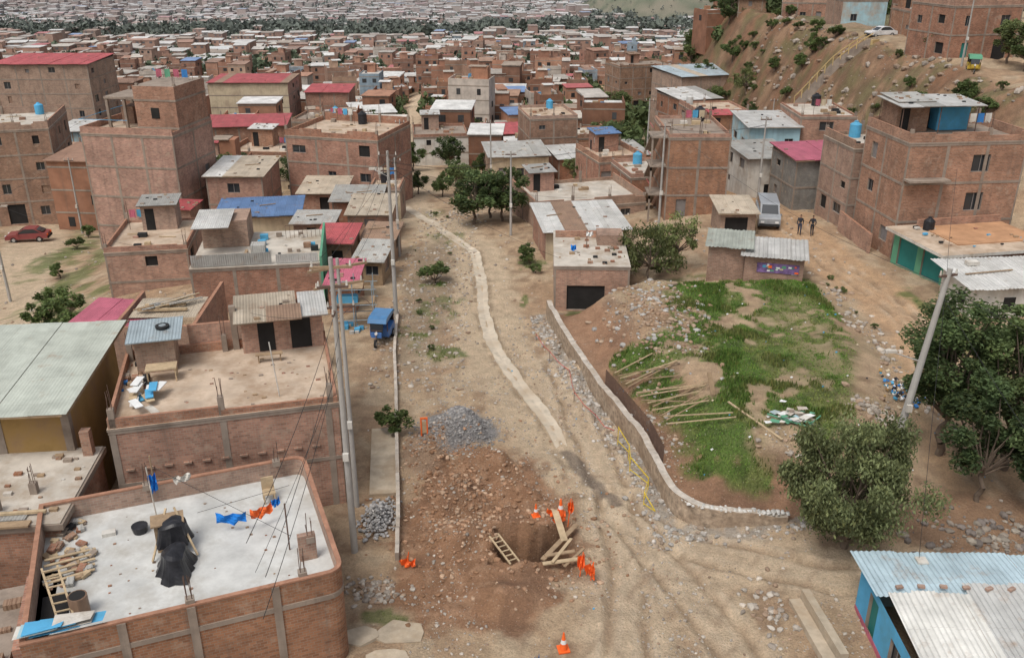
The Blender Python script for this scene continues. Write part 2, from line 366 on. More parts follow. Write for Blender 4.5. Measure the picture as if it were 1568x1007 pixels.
    c=lerpc(c,ss((.5-dpl(x,y,[(2.8,41.3),(4.0,38.3),(5.0,36.8)])+.6*(n2-.5))/.25)*.8,(.21,.165,.13))
    g=grassmask(x,y)
    gc=np.ones(x.shape+(3,))*np.array((.085,.155,.03));gc=lerpc(gc,ss((n3-.4)/.25)*.6,(.13,.21,.046));gc=lerpc(gc,ss((nb-.52)/.12)*.6,(.22,.225,.085));gc=lerpc(gc,ss((n2-.54)/.1)*.6,(.045,.085,.02))
    near=ss((140-y)/30)*ss((36-x)/2)
    c=c+(gc-c)*(g*.92*near)[...,None]
    far=ss((y-110)/60);tg=np.ones(x.shape+(3,))*np.array((.27,.195,.13));nf=fbm(x,y,14,31)
    tg=lerpc(tg,ss((nf-.45)/.12)*.7,(.13,.135,.065))
    rd=np.minimum(np.minimum(dpl(x,y,RST),dpl(x,y,MST)),dpl(x,y,LST))
    c=c+(tg-c)*(far*ss((rd-2.5)/1.5))[...,None]
    hs=ss((x-34)/5)*ss((y-78)/12)*ss((420-y)/60)*ss((50.5-x+.02*np.maximum(y-200,0)*5)/1.5)
    hc=np.ones(x.shape+(3,))*np.array((.27,.145,.085));hc=lerpc(hc,ss((n-.42)/.2)*.7,(.36,.235,.145));hc=lerpc(hc,ss((nb-.5)/.1)*.7,(.14,.14,.06));hc=lerpc(hc,ss((n2-.52)/.1)*.6,(.16,.095,.06))
    c=c+(hc-c)*(hs*.95)[...,None]
    f2=ss((y-700)/600);ff=np.ones(x.shape+(3,))*np.array((.18,.18,.15));nn=fbm(x,y,150,33);ff=lerpc(ff,ss((nn-.45)/.15)*.6,(.27,.25,.22))
    c=c+(ff-c)*f2[...,None]
    bh=np.exp(-((x-190)/110)**2-((y-1300)/220)**2);bm=ss((bh-.2)/.3)
    c=lerpc(c,bm*.95,(.17,.175,.125));c=lerpc(c,bm*ss((fbm(x,y,22,55)-.48)/.08)*.7,(.245,.215,.165));c=lerpc(c,bm*ss((fbm(x,y,9,56)-.5)/.08)*.6,(.10,.12,.08));c=lerpc(c,bm*np.exp(-((((x*.35+y)/14)%1-.5)/.12)**2)*.35,(.28,.24,.18))
    return c
C=groundcol(X,Y)
m,nt,b=newmat('ground_dirt');at=N(nt,'ShaderNodeAttribute',attribute_name='Col');p=geo(nt)
o=vary(nt,at.outputs['Color'],1.3,.76,1.18,p,6,rough=.7);o=vary(nt,o,11,.76,1.2,p,4,rough=.75)
vo=N(nt,'ShaderNodeTexVoronoi',Scale=7.0);L(nt,p,vo.inputs['Vector'])
o=mixc(nt,ramp(nt,vo.outputs['Distance'],.14,.08),o,(.44,.37,.30))
L(nt,o,b.inputs['Base Color']);b.inputs['Roughness'].default_value=1
n=N(nt,'ShaderNodeTexNoise',Scale=5,Detail=5,Roughness=.8);L(nt,p,n.inputs['Vector']);bump(nt,b,n.outputs['Fac'],1.0,.2)
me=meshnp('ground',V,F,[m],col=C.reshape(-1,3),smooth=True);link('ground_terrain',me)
# ------------------------------------------------------------------ ribbons: gutter, retaining wall, sidewalk
def resample(P,st):
    out=[]
    for a,b in zip(P[:-1],P[1:]):
        a=np.array(a,float);b=np.array(b,float);n=max(1,int(np.hypot(*(b-a))/st))
        for i in range(n): out.append(a+(b-a)*i/n)
    out.append(np.array(P[-1],float))
    return np.array(out)
def smoothp(P,it=3):
    for _ in range(it):
        P=P.copy();P[1:-1]=.25*P[:-2]+.5*P[1:-1]+.25*P[2:]
    return P
def normals(P):
    T=np.gradient(P,axis=0);T/=np.linalg.norm(T,axis=1)[:,None]+1e-9;return np.stack([-T[:,1],T[:,0]],1)
g=smoothp(resample(GUT,.3),10);nn=normals(g)
GM=mat_plain('gutter_concrete',(.63,.54,.42),.60,1.14,1.8,stain=(.42,.33,.235))
mb=MB();ng=len(g);tt=np.linspace(0,1,ng);wj=.42*(1+.5*(fbm(g[:,0],g[:,1],1.1,50)-.5))*(1-.35*ss((tt-.93)/.07))
wl=wj*(1+.35*(vn(g[:,0],g[:,1],.5,52)-.5));wr=wj*(1+.35*(vn(g[:,0],g[:,1],.5,53)-.5))
zc=np.array([max(hz(*g[j]),hz(*(g[j]+nn[j]*.4)),hz(*(g[j]-nn[j]*.4))) for j in range(ng)])+.05
for _ in range(4): zc[1:-1]=np.maximum(zc[1:-1],.25*zc[:-2]+.5*zc[1:-1]+.25*zc[2:])
zc=zc-.22*ss((tt-.95)/.05)
for i in range(ng-1):
    l0=g[i]+nn[i]*wl[i];r0=g[i]-nn[i]*wr[i];l1=g[i+1]+nn[i+1]*wl[i+1];r1=g[i+1]-nn[i+1]*wr[i+1];za,zb_=zc[i],zc[i+1]
    ci0=g[i];ci1=g[i+1]
    mb.face([(r0[0],r0[1],za),(ci0[0],ci0[1],za-.06),(ci1[0],ci1[1],zb_-.06),(r1[0],r1[1],zb_)],GM,[(0,0)]*4)
    mb.face([(ci0[0],ci0[1],za-.06),(l0[0],l0[1],za),(l1[0],l1[1],zb_),(ci1[0],ci1[1],zb_-.06)],GM,[(0,0)]*4)
    for a0,a1 in ((l0,l1),(r0,r1)):
        mb.face([(a0[0],a0[1],za),(a1[0],a1[1],zb_),(a1[0],a1[1],zb_-.3),(a0[0],a0[1],za-.3)],GM,[(0,0)]*4)
mb.obj('concrete_gutter_path')
def ribbonwall(name,P,th,top,bot,mat,capmat,st=.4,sm=2):
    g=smoothp(resample(P,st),sm);nn=normals(g);mb=MB();n=len(g)
    tp=[top(i/(n-1),g[i]) for i in range(n)];d=0
    for i in range(n-1):
        a=g[i];b=g[i+1];l=np.hypot(*(b-a))
        a0=a+nn[i]*th/2;a1=a-nn[i]*th/2;b0=b+nn[i+1]*th/2;b1=b-nn[i+1]*th/2
        z0=bot(a);z1=bot(b);uv=[(d,z0),(d+l,z1),(d+l,tp[i+1]),(d,tp[i])]
        for p,q in ((a0,b0),(a1,b1)):
            mb.face([(p[0],p[1],z0),(q[0],q[1],z1),(q[0],q[1],tp[i+1]),(p[0],p[1],tp[i])],mat,uv)
        mb.face([(a0[0],a0[1],tp[i]),(b0[0],b0[1],tp[i+1]),(b1[0],b1[1],tp[i+1]),(a1[0],a1[1],tp[i])],capmat,[(d,0),(d+l,0),(d+l,th),(d,th)])
        if i in(0,n-2):
            k,kz=(a,z0) if i==0 else (b,z1);e0,e1=(a0,a1) if i==0 else (b0,b1);tz=tp[0] if i==0 else tp[-1]
            mb.face([(e0[0],e0[1],kz),(e1[0],e1[1],kz),(e1[0],e1[1],tz),(e0[0],e0[1],tz)],mat,[(0,0)]*4)
        d+=l
    return mb.obj(name)
STONEW=mat_plain('stone_masonry',(.40,.31,.225),.45,1.4,3.5,stain=(.26,.18,.12),bs=.7)
CAPW=mat_plain('wall_cap_concrete',(.54,.48,.41),.6,1.15,2.5,stain=(.38,.31,.24))
rz_=random.Random(2)
ribbonwall('stone_retaining_wall',WALL,.36,lambda t,p:1.26-.12*(t>.97)+.04*math.sin(p[1]*2)+rz_.uniform(-.04,.04),lambda p:-.5,STONEW,CAPW)
FEN=[(-8.1,60),(-7.6,53.6),(-6.85,48.1),(-5.95,40.8),(-5.35,36.1),(-4.95,32.2)]
ribbonwall('low_brick_fence_wall',FEN,.18,lambda t,p:hz(p[0]-.6,p[1])+.42+.08*math.sin(p[1]*3)-.15*(rz_.random()<.25),lambda p:-.4,BRICK2,CAPW)
SW=mat_plain('sidewalk_concrete',(.48,.40,.30),.68,1.15,1.4,stain=(.36,.27,.18))
mb=MB().frame((-6.9,36.6,0),rad(97))
mb.box(0.6,7.0,-1.4,-.1,-.3,.14,SW);mb.obj('concrete_sidewalk')
mb=MB()
for cx,cy,rr_,sd in ((-4.3,27.9,1.1,3),(-5.9,27.6,.8,5),(-4.6,26.4,1.0,8)):
    r_=random.Random(sd);pts=[(cx+rr_*math.cos(a)*r_.uniform(.7,1.1),cy+rr_*.7*math.sin(a)*r_.uniform(.7,1.1)) for a in [i*6.283/9 for i in range(9)]]
    zt=max(hz(*q) for q in pts)+.04;mb.face([(x,y,zt) for x,y in pts],SW)
    for i in range(9):
        a=pts[i];b=pts[(i+1)%9];mb.face([(a[0],a[1],zt),(b[0],b[1],zt),(b[0],b[1],zt-.4),(a[0],a[1],zt-.4)],SW)
mb.obj('broken_concrete_slab')
# ------------------------------------------------------------------ stones
ico=np.array([(0,0,1)]+[(.894*math.cos(a),.894*math.sin(a),.447) for a in [2*math.pi*i/5 for i in range(5)]]+[(.894*math.cos(a),.894*math.sin(a),-.447) for a in [2*math.pi*(i+.5)/5 for i in range(5)]]+[(0,0,-1)])
icf=np.array([(0,1,2),(0,2,3),(0,3,4),(0,4,5),(0,5,1),(1,6,2),(2,7,3),(3,8,4),(4,9,5),(5,10,1),(6,7,2),(7,8,3),(8,9,4),(9,10,5),(10,6,1),(11,7,6),(11,8,7),(11,9,8),(11,10,9),(11,6,10)])
m,nt,b=newmat('stone');at=N(nt,'ShaderNodeAttribute',attribute_name='Col');o=vary(nt,at.outputs['Color'],5,.8,1.15,geo(nt));L(nt,o,b.inputs['Base Color']);STONE=m
R=np.random.default_rng(5)
def stones(name,xy,size,z=None,cols=((.44,.39,.33),(.35,.30,.25),(.50,.44,.37),(.35,.25,.175))):
    n=len(xy)
    if z is None:z=HT(xy[:,0],xy[:,1])
    a=R.uniform(0,6.28,n);sc=size[:,None]*R.uniform(.6,1.25,(n,3))*np.array([1,1,.7])
    base=ico[None]*R.uniform(.75,1.2,(n,12,1))*sc[:,None,:]
    ca,sa=np.cos(a)[:,None],np.sin(a)[:,None]
    V=np.stack([base[...,0]*ca-base[...,1]*sa+xy[:,0:1],base[...,0]*sa+base[...,1]*ca+xy[:,1:2],base[...,2]+(z+size*.2)[:,None]],2).reshape(-1,3)
    F=(icf[None]+(np.arange(n)*12)[:,None,None]).reshape(-1,3)
    cc=np.array(cols)[R.integers(0,len(cols),n)]*R.uniform(.7,1.15,(n,1))
    return link(name,meshnp(name,V,F,[STONE],col=np.repeat(cc,12,0)))
def gauss(n,cx,cy,sx,sy): return np.stack([R.normal(cx,sx,n),R.normal(cy,sy,n)],1)
def alongp(n,P,off,sd):
    g=resample(P,.2);nn=normals(g);i=R.integers(0,len(g),n);o=R.normal(off,sd,n);return g[i]+nn[i]*o[:,None]
stones('gravel_pile',gauss(3200,-3,43.3,.95,.9),.025+.07*R.random(3200)**2,cols=((.29,.28,.27),(.23,.22,.215),(.35,.33,.31)))
stones('wall_rubble',np.concatenate([alongp(1500,WALL[:8],-.8,.42),gauss(170,7.4,33.9,.8,.35),gauss(130,11.5,33.5,1.5,.3)]),.02+.15*R.random(1800)**3,cols=((.46,.43,.39),(.38,.35,.31),(.50,.46,.41),(.36,.28,.21)))
k=alongp(110,WALL[7:],0,.1);stones('wall_cap_stones',k,R.uniform(.06,.13,110),z=np.full(110,1.2),cols=((.62,.60,.56),(.55,.53,.49)))
xy=np.stack([R.uniform(-7.5,14,18000),R.uniform(20,62,18000)],1);k=(~inpoly(xy[:,0],xy[:,1],MP))&(dpl(xy[:,0],xy[:,1],RT1)>.4*1)&(fbm(xy[:,0],xy[:,1],3,70)>.42)&(xy[:,0]>-4.8-.1*(xy[:,1]-32))&(dpl(xy[:,0],xy[:,1],GUT)>.5)
xy=xy[k];stones('scattered_ground_stones',xy,.012+.08*R.random(len(xy))**5+.012)
stones('soil_heap_clods',np.concatenate([gauss(1800,-2.2,36.5,1.8,2.8),gauss(600,1,33.4,2.3,2.0),gauss(260,-4.2,41,.8,1.2)]),.02+.13*R.random(2660)**3,cols=((.37,.22,.135),(.29,.165,.095),(.45,.31,.21)))
k=gauss(1300,9.0,53.0,1.5,3.6);stones('mound_rubble',k,.03+.2*R.random(1300)**3,cols=((.40,.38,.35),(.38,.28,.20),(.33,.22,.145)))
k=gauss(320,7.6,40.5,.6,2.8);stones('mound_bank_stones',k,.03+.12*R.random(320)**3,cols=((.36,.26,.18),(.42,.38,.33)))
k=np.concatenate([gauss(40,13,38,.6,.5),gauss(260,22.2,50,.6,7),gauss(120,18.5,41,.8,.6)]);stones('terrace_edge_stones',k,.04+.22*R.random(len(k))**2.5)
k=gauss(420,-6.15,35.3,.36,.7);stones('cobble_pile',k,R.uniform(.06,.12,420),z=HT(k[:,0],k[:,1])+.05+.7*np.exp(-((k[:,0]+6.15)**2/.25+(k[:,1]-35.3)**2/1.1))*R.random(420),cols=((.36,.35,.34),(.30,.29,.28),(.42,.40,.38)))
k=gauss(170,-5.6,30.3,.6,.45);stones('rubble_heap',k,R.uniform(.05,.16,170))
k=gauss(220,20.5,32.3,1.6,.8);stones('boulder_heap',k,.05+.2*R.random(220)**2,cols=((.26,.22,.18),(.20,.17,.15),(.32,.28,.23)))
k=np.stack([R.uniform(-48,36,3600),R.uniform(62,120,3600)],1);stones('distant_ground_stones',k,.03+.18*R.random(3600)**5)
k=np.stack([R.uniform(-9,-3,2200),R.uniform(48,92,2200)],1);stones('verge_rubble',k,.03+.15*R.random(2200)**3)
k=gauss(60,10.2,28.8,.5,1.1);stones('roadside_rubble',k,R.uniform(.05,.2,60))
k=np.stack([R.uniform(37,50,1200),R.uniform(84,170,1200)],1);stones('hillside_rocks',k,.08+.6*R.random(1200)**4,cols=((.30,.22,.16),(.36,.31,.26)))
# grass blades
m,nt,b=newmat('grass_blades');at=N(nt,'ShaderNodeAttribute',attribute_name='Col');L(nt,at.outputs['Color'],b.inputs['Base Color']);GR=m
n=140000;x=np.concatenate([R.uniform(5,23,n),R.uniform(-9,3,n//4)]);y=np.concatenate([R.uniform(35,63.5,n),R.uniform(28,92,n//4)]);gm=grassmask(x,y);k=gm>R.uniform(.3,1.1,len(x));x=x[k];y=y[k]
n=len(x);z=HT(x,y);tall=ss((fbm(x,y,1.5,77)-.52)/.1);yl=ss((fbm(x,y,1.8,17)-.5)/.12);a=R.uniform(0,6.28,n);hh=R.uniform(.03,.10,n)*(1+2.0*tall);w=R.uniform(.025,.045,n);lx=R.normal(0,.05,n);ly=R.normal(0,.05,n)
V=np.empty((n,3,3));V[:,0]=np.stack([x-w*np.cos(a),y-w*np.sin(a),z-.02],1);V[:,1]=np.stack([x+w*np.cos(a),y+w*np.sin(a),z-.02],1);V[:,2]=np.stack([x+lx,y+ly,z+hh],1)
cc=(np.array([(.095,.19,.032)])*(1-.55*yl[:,None])+np.array([(.21,.215,.075)])*.55*yl[:,None])*R.uniform(.5,1.5,(n,1))*(1-.35*tall[:,None])+np.array([(.10,.06,.02)])*(R.random((n,1))**3)
link('grass_patch',meshnp('grass',V.reshape(-1,3),np.arange(3*n).reshape(-1,3),[GR],col=np.repeat(cc,3,0)))
# ------------------------------------------------------------------ trees
m,nt,b=newmat('leaves');at=N(nt,'ShaderNodeAttribute',attribute_name='Col');o=objrand(nt,at.outputs['Color'],.75,1.25)
L(nt,o,b.inputs['Base Color']);b.inputs['Roughness'].default_value=.6;b.inputs['Specular IOR Level'].default_value=.2
tr=N(nt,'ShaderNodeBsdfTranslucent');L(nt,o,tr.inputs['Color']);ms=N(nt,'ShaderNodeMixShader');ms.inputs[0].default_value=.3
L(nt,b.outputs[0],ms.inputs[1]);L(nt,tr.outputs[0],ms.inputs[2]);L(nt,ms.outputs[0],nt.nodes['Material Output'].inputs[0]);LEAF=m
m,nt,b=newmat('distant_leaves');at=N(nt,'ShaderNodeAttribute',attribute_name='Col');L(nt,at.outputs['Color'],b.inputs['Base Color']);FLEAF=m
BARK=mat_plain('bark',(.16,.12,.09),.7,1.2,4)
def tree(seed,h,cr,nl,lf,th=.3,droop=1.0,col=(.075,.10,.035),nc=22,tr_=.16,gap=1.0,asp=.8):
    r=np.random.default_rng(seed);cz=h-cr*asp
    cen=[]
    for i in range(nc):
        while 1:
            v=r.uniform(-1,1,3)
            q=np.linalg.norm(v)
            if .35<q<1:break
        v[2]=v[2]*.9+.1
        cen.append(v*np.array([cr,cr,cr*asp])*r.uniform(.7,.95)+np.array([0,0,cz]))
    cen=np.array(cen);rr=r.uniform(.13,.36,nc)*cr*gap
    ci=r.integers(0,nc,nl);d=r.normal(size=(nl,3));d/=np.linalg.norm(d,axis=1)[:,None];q=r.random(nl)**.45
    q=q*np.where(r.random(nl)<.12,r.uniform(1,1.45,nl),1)
    P=cen[ci]+d*(q*rr[ci])[:,None]*np.array([1,1,.8])
    P[:,2]-=droop*.25*rr[ci]*r.random(nl)**2*2
    a=r.uniform(0,6.28,nl);t=np.stack([np.cos(a),np.sin(a),r.normal(-.2*droop,.35,nl)-.9*(droop>1)],1);t/=np.linalg.norm(t,axis=1)[:,None]
    u=np.cross(t,r.normal(size=(nl,3)));u/=np.linalg.norm(u,axis=1)[:,None]
    L_=lf*r.uniform(.6,1.4,nl)[:,None];W=L_*.42
    V=np.stack([P-t*L_*.5,P+u*W*.5,P+t*L_*.5,P-u*W*.5],1).reshape(-1,3)
    F=np.arange(nl*4).reshape(-1,4)
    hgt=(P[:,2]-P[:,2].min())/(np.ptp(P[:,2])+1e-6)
    sh=r.uniform(.6,1.45,nc)[ci]*(.75+.45*np.minimum(q,1))*r.uniform(.7,1.3,nl)*(.8+.35*hgt)  # crown shading painted into leaf colour: darker inside clumps, lighter towards the top
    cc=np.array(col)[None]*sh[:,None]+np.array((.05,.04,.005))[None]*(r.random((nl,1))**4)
    mb=MB();p=Vector((0,0,-.3));k=6;ztop=th*h
    for i in range(k):
        z=(i+1)/k*ztop;qv=Vector((.05*h*math.sin(i*1.3+seed)*.3,.05*h*math.cos(i*1.7+seed)*.3,z))
        mb.cyl(p,qv,tr_*(1-.06*i),tr_*(1-.06*(i+1)),BARK,8,False);p=qv
    for i in range(nc):
        e=Vector(cen[i]);mid=p.lerp(e,.5)+Vector((r.normal()*.08*cr,r.normal()*.08*cr,-.05*cr))
        st=p if i%2 else p-Vector((0,0,.1*ztop))
        mb.cyl(st,mid,tr_*.45,tr_*.25,BARK,5,False);mb.cyl(mid,e,tr_*.25,tr_*.07,BARK,5,False)
    VT=np.array(mb.v);off=len(V)
    FT=np.array([f for f in mb.f])+off
    me=meshnp('crown',np.concatenate([V,VT]),np.concatenate([F,FT]),[LEAF,BARK],mi=[0]*len(F)+[1]*len(FT),col=np.concatenate([np.repeat(cc,4,0),np.tile(np.array([[.16,.12,.09]]),(len(VT),1))]))
    return me
def put(name,me,x,y,rz=0,sc=1,dz=0): return link(name,me,(x,y,hz(x,y)+dz),rz,sc)
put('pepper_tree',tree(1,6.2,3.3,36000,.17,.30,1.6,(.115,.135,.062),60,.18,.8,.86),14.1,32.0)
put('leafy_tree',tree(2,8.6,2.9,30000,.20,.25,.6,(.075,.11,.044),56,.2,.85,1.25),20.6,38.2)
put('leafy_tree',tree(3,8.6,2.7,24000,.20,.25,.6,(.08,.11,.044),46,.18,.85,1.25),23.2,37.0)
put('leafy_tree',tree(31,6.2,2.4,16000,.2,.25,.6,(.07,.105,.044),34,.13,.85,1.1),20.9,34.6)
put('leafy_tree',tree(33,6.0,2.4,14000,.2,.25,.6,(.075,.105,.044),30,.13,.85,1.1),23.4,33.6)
MEDS=[tree(10+i,5.0,2.7,6000,.28,.28,.6,c,30,.14,.85,.8) for i,c in enumerate([(.08,.115,.042),(.10,.125,.05),(.065,.095,.038)])]
SPARSE=[tree(20+i,5.0,3.0,3600,.24,.35,1.2,(.12,.14,.055),36,.10,.65,.75) for i in range(2)]
BUSH=[tree(25+i,1.5,.95,1800,.17,.1,.3,(.085,.12,.042),16,.05,1.0,.75) for i in range(2)]
put('bush',BUSH[0],-6.0,67,0,1.35);put('bush',BUSH[1],1.5,72,1,1.2);put('bush',BUSH[0],1.9,69.6,2,.6);put('bush',BUSH[1],-6.35,43.4,2,1.15)
for i in range(10):
    rr=random.Random(i+50);put('small_weed_bush',BUSH[i%2],rr.uniform(-8.5,-5.2),rr.uniform(52,92),i,rr.uniform(.12,.35))
for i in range(10):
    rr=random.Random(i+150);put('small_weed_bush',BUSH[i%2],rr.uniform(22,23.4),rr.uniform(42,62),i,rr.uniform(.12,.3))
put('roadside_tree',MEDS[2],-3.6,84.5,0,1.15);put('roadside_tree',MEDS[0],-1.0,85.5,2,1.05);put('roadside_tree',MEDS[2],-2.2,88,4,1.0)
put('spindly_tree',SPARSE[0],10.2,64.4,0,1.05);put('spindly_tree',SPARSE[1],12.6,66.5,1,.95);put('spindly_tree',SPARSE[0],9.0,67.5,3,.8)
put('garden_tree',MEDS[1],-34.5,101,0,1.5);put('garden_tree',MEDS[0],-38.5,104,1,1.3);put('garden_tree',MEDS[2],-31.5,106,3,1.2)
for i,(x,y,s) in enumerate([(-44.5,89,.5),(-41,78,.5),(-35.5,66,.8),(-33.5,60,.8),(-30.5,58,.6),(-46,95,.5),(-33,63,.7)]):put('street_bush',BUSH[i%2],x,y,i,s*2)
for i,(x,y,s) in enumerate([(40,160,1.0),(37,172,1.1),(36,190,1.2),(40,205,1.2),(34,210,1.2),(42.5,101,.6),(39,152,.7),(51.5,114,.8),(54.5,117,.9),(56,103,.9),(44,92,.7),(35,225,1.4),(42,240,1.5),(38,200,1.1),(46,215,1.4),(37,104,.6),(36,146,.7),(33,180,1.1),(38,182,1.2),(55.5,106,1),(60,118,1.1),(33,232,1.5),(38,220,1.4),(45,228,1.5),(30,205,1.2),(62,128,1.1),(43,190,1.2),(41,176,1.0)]):
    put('hillside_tree',MEDS[i%3] if i%4 else SPARSE[i%2],x,y,i*1.7,s)
for i in range(110):
    rr=random.Random(i);y=rr.uniform(84,175);x=rr.uniform(36.5,49)
    if not(98<y<140 and 40<x<51):put('hillside_bush',BUSH[i%2],x,y,i,rr.uniform(.5,1.6))
for i,(x,y,s) in enumerate([(44,112,.5),(46,108,.6),(43,117,.6),(48,118,.5),(45.5,103,.8),(42,121,.4),(47.5,140,.9),(44,143,1.0)]):put('hillside_bush',BUSH[i%2],x,y,i,s*1.6)
for i,(x,y,s) in enumerate([(17,128,1.0),(16.5,136,1.1),(18.0,146,1.2),(19.0,155,1.3),(17,165,1.4),(17.5,178,1.5),(15,190,1.4),(24.5,215,1.4),(15.5,120,.9),(-14,128,.9),(-17.5,120,.8),(-9,130,1),(-11,105,.6),(-16,108,.7),(-7,112,.7),(-4,122,.7),(15.5,150,1.2),(14.5,160,1.2),(15,172,1.4),(18.5,186,1.4),(17,196,1.5),(-8,103,.6),(-6,107,.7),(-26,108,.9),(-24,127,1),(8,112,.7),(0,108,.6)]):
    put('street_tree',MEDS[i%3],x,y,i*2.1,s)
# ------------------------------------------------------------------ houses
def wall(W,Wn,p0,p1,z0,z1,ops,mat,inw,reveal=.14,pane=None,bars=True):
    """wall between local 2d points p0,p1; ops (s0,s1,za,zb); inw = inward unit (local 2d)"""
    p0=np.array(p0,float);p1=np.array(p1,float);Ln=float(np.hypot(*(p1-p0)));d=(p1-p0)/Ln;inw=np.array(inw,float)
    xs=sorted({0,Ln}|{o[0] for o in ops}|{o[1] for o in ops});zs=sorted({z0,z1}|{o[2] for o in ops}|{o[3] for o in ops})
    def pt(s,z,dep=0): q=p0+d*s+inw*dep;return (q[0],q[1],z)
    for a,b in zip(xs[:-1],xs[1:]):
        run=None
        for c,e in zip(zs[:-1],zs[1:]):
            mx,mz=(a+b)/2,(c+e)/2
            hole=any(o[0]<mx<o[1] and o[2]<mz<o[3] for o in ops)
            if not hole:
                if run is None:run=[c,e]
                else:run[1]=e
            if (hole or e==zs[-1]) and run:
                W.face([pt(a,run[0]),pt(b,run[0]),pt(b,run[1]),pt(a,run[1])],mat,[(a,run[0]),(b,run[0]),(b,run[1]),(a,run[1])]);run=None
    for o in ops:
        a,b,c,e=o[:4];pm=o[4] if len(o)>4 else (pane or GLASS)
        for (s0,q0),(s1,q1) in (((a,c),(b,c)),((b,c),(b,e)),((b,e),(a,e)),((a,e),(a,c))):
            W.face([pt(s0,q0),pt(s1,q1),pt(s1,q1,reveal),pt(s0,q0,reveal)],CONC)
        Wn.face([pt(a,c,reveal),pt(b,c,reveal),pt(b,e,reveal),pt(a,e,reveal)],pm)
        if bars and pm is GLASS:
            t=.03
            def bar(s0,s1,q0,q1): 
                Wn.face([pt(s0,q0,reveal-.03),pt(s1,q0,reveal-.03),pt(s1,q1,reveal-.03),pt(s0,q1,reveal-.03)],FRAME)
            bar(a,b,c,c+.05);bar(a,b,e-.05,e);bar(a,a+.05,c+.05,e-.05);bar(b-.05,b,c+.05,e-.05);bar((a+b)/2-t,(a+b)/2+t,c+.05,e-.05)
def sheetroof(M,x0,x1,y0,y1,zf,zbk,mat,th=.05,lumps=True,rng=None):
    n=max(1,int((x1-x0)/1.7)) if rng else 1;xs=[x0+(x1-x0)*i/n for i in range(n+1)]
    for i in range(n):
        a,b=xs[i],xs[i+1];dz=(rng.uniform(0,.05) if rng else 0)+.004*(i%2);dy=rng.uniform(-.22,.12) if rng and n>1 else 0
        m_=mat
        if rng and n>2 and rng.random()<.14:m_=SH[rng.choice(['grey','tan','rust','white'])]
        M.face([(a,y0+dy,zf+dz),(b,y0+dy,zf+dz),(b,y1,zbk+dz),(a,y1,zbk+dz)],m_,[(a,y0),(b,y0),(b,y1),(a,y1)])
        M.face([(a,y0+dy,zf+dz),(b,y0+dy,zf+dz),(b,y0+dy,zf+dz-th),(a,y0+dy,zf+dz-th)],m_,[(0,0)]*4)
        for q in (a,b):M.face([(q,y0+dy,zf+dz),(q,y1,zbk+dz),(q,y1,zbk+dz-th),(q,y0+dy,zf+dz-th)],m_,[(0,0)]*4)
    M.face([(x0,y0,zf-th),(x1,y0,zf-th),(x1,y1,zbk-th),(x0,y1,zbk-th)],WOOD,[(x0,y0),(x1,y0),(x1,y1),(x0,y1)])
    if lumps and rng:
        for i in range(rng.randint(4,12)):
            x=rng.uniform(x0+.2,x1-.2);y=rng.uniform(y0+.2,y1-.2);z=zf+(zbk-zf)*(y-y0)/(y1-y0)
            s=rng.uniform(.08,.2);M.box(x,x+s*1.6,y,y+s,z-.01,z+s*.7,rng.choice([BRICK2,CONC,WOOD,RUB]))
        if rng.random()<.5:
            x=rng.uniform(x0+.3,x1-1.5);z=zf+(zbk-zf)*.5;M.beam((x,(y0+y1)/2,z+.08),(x+1.4,(y0+y1)/2+.4,z+.1),.08,.06,WOOD)
def stub(P,x,y,z,h=.5,r=.13,rng=random):
    P['columns'].box(x-r,x+r,y-r,y+r,z,z+h,CONC)
    for a,b in ((-1,-1),(1,-1),(1,1),(-1,1)):
        hh=h+rng.uniform(.5,1.1);P['rebar'].cyl((x+a*.08,y+b*.08,z+h-.02),(x+a*.08+rng.uniform(-.06,.06),y+b*.08+rng.uniform(-.06,.06),z+hh),.014,.014,STEEL,4,False)
def tank(P,x,y,z,mat,r=.5,h=1.1):
    M=P['water_tank'];M.cyl((x,y,z),(x,y,z+h),r,r,mat,14);M.cyl((x,y,z+h),(x,y,z+h+.22),r,r*.35,mat,14);M.cyl((x,y,z+h+.22),(x,y,z+h+.3),r*.36,r*.36,mat,10)
def cloth(M,x0,x1,y,z,drop,mat,rng,dy=0):
    n=8
    for i in range(n):
        a=x0+(x1-x0)*i/n;b=x0+(x1-x0)*(i+1)/n;w=lambda t:.05*math.sin(t*9)
        d=drop*rng.uniform(.85,1.05)
        M.face([(a,y+dy*i/n,z),(b,y+dy*(i+1)/n,z),(b,y+dy*(i+1)/n+w(b),z-d),(a,y+dy*i/n+w(a),z-d)],mat)
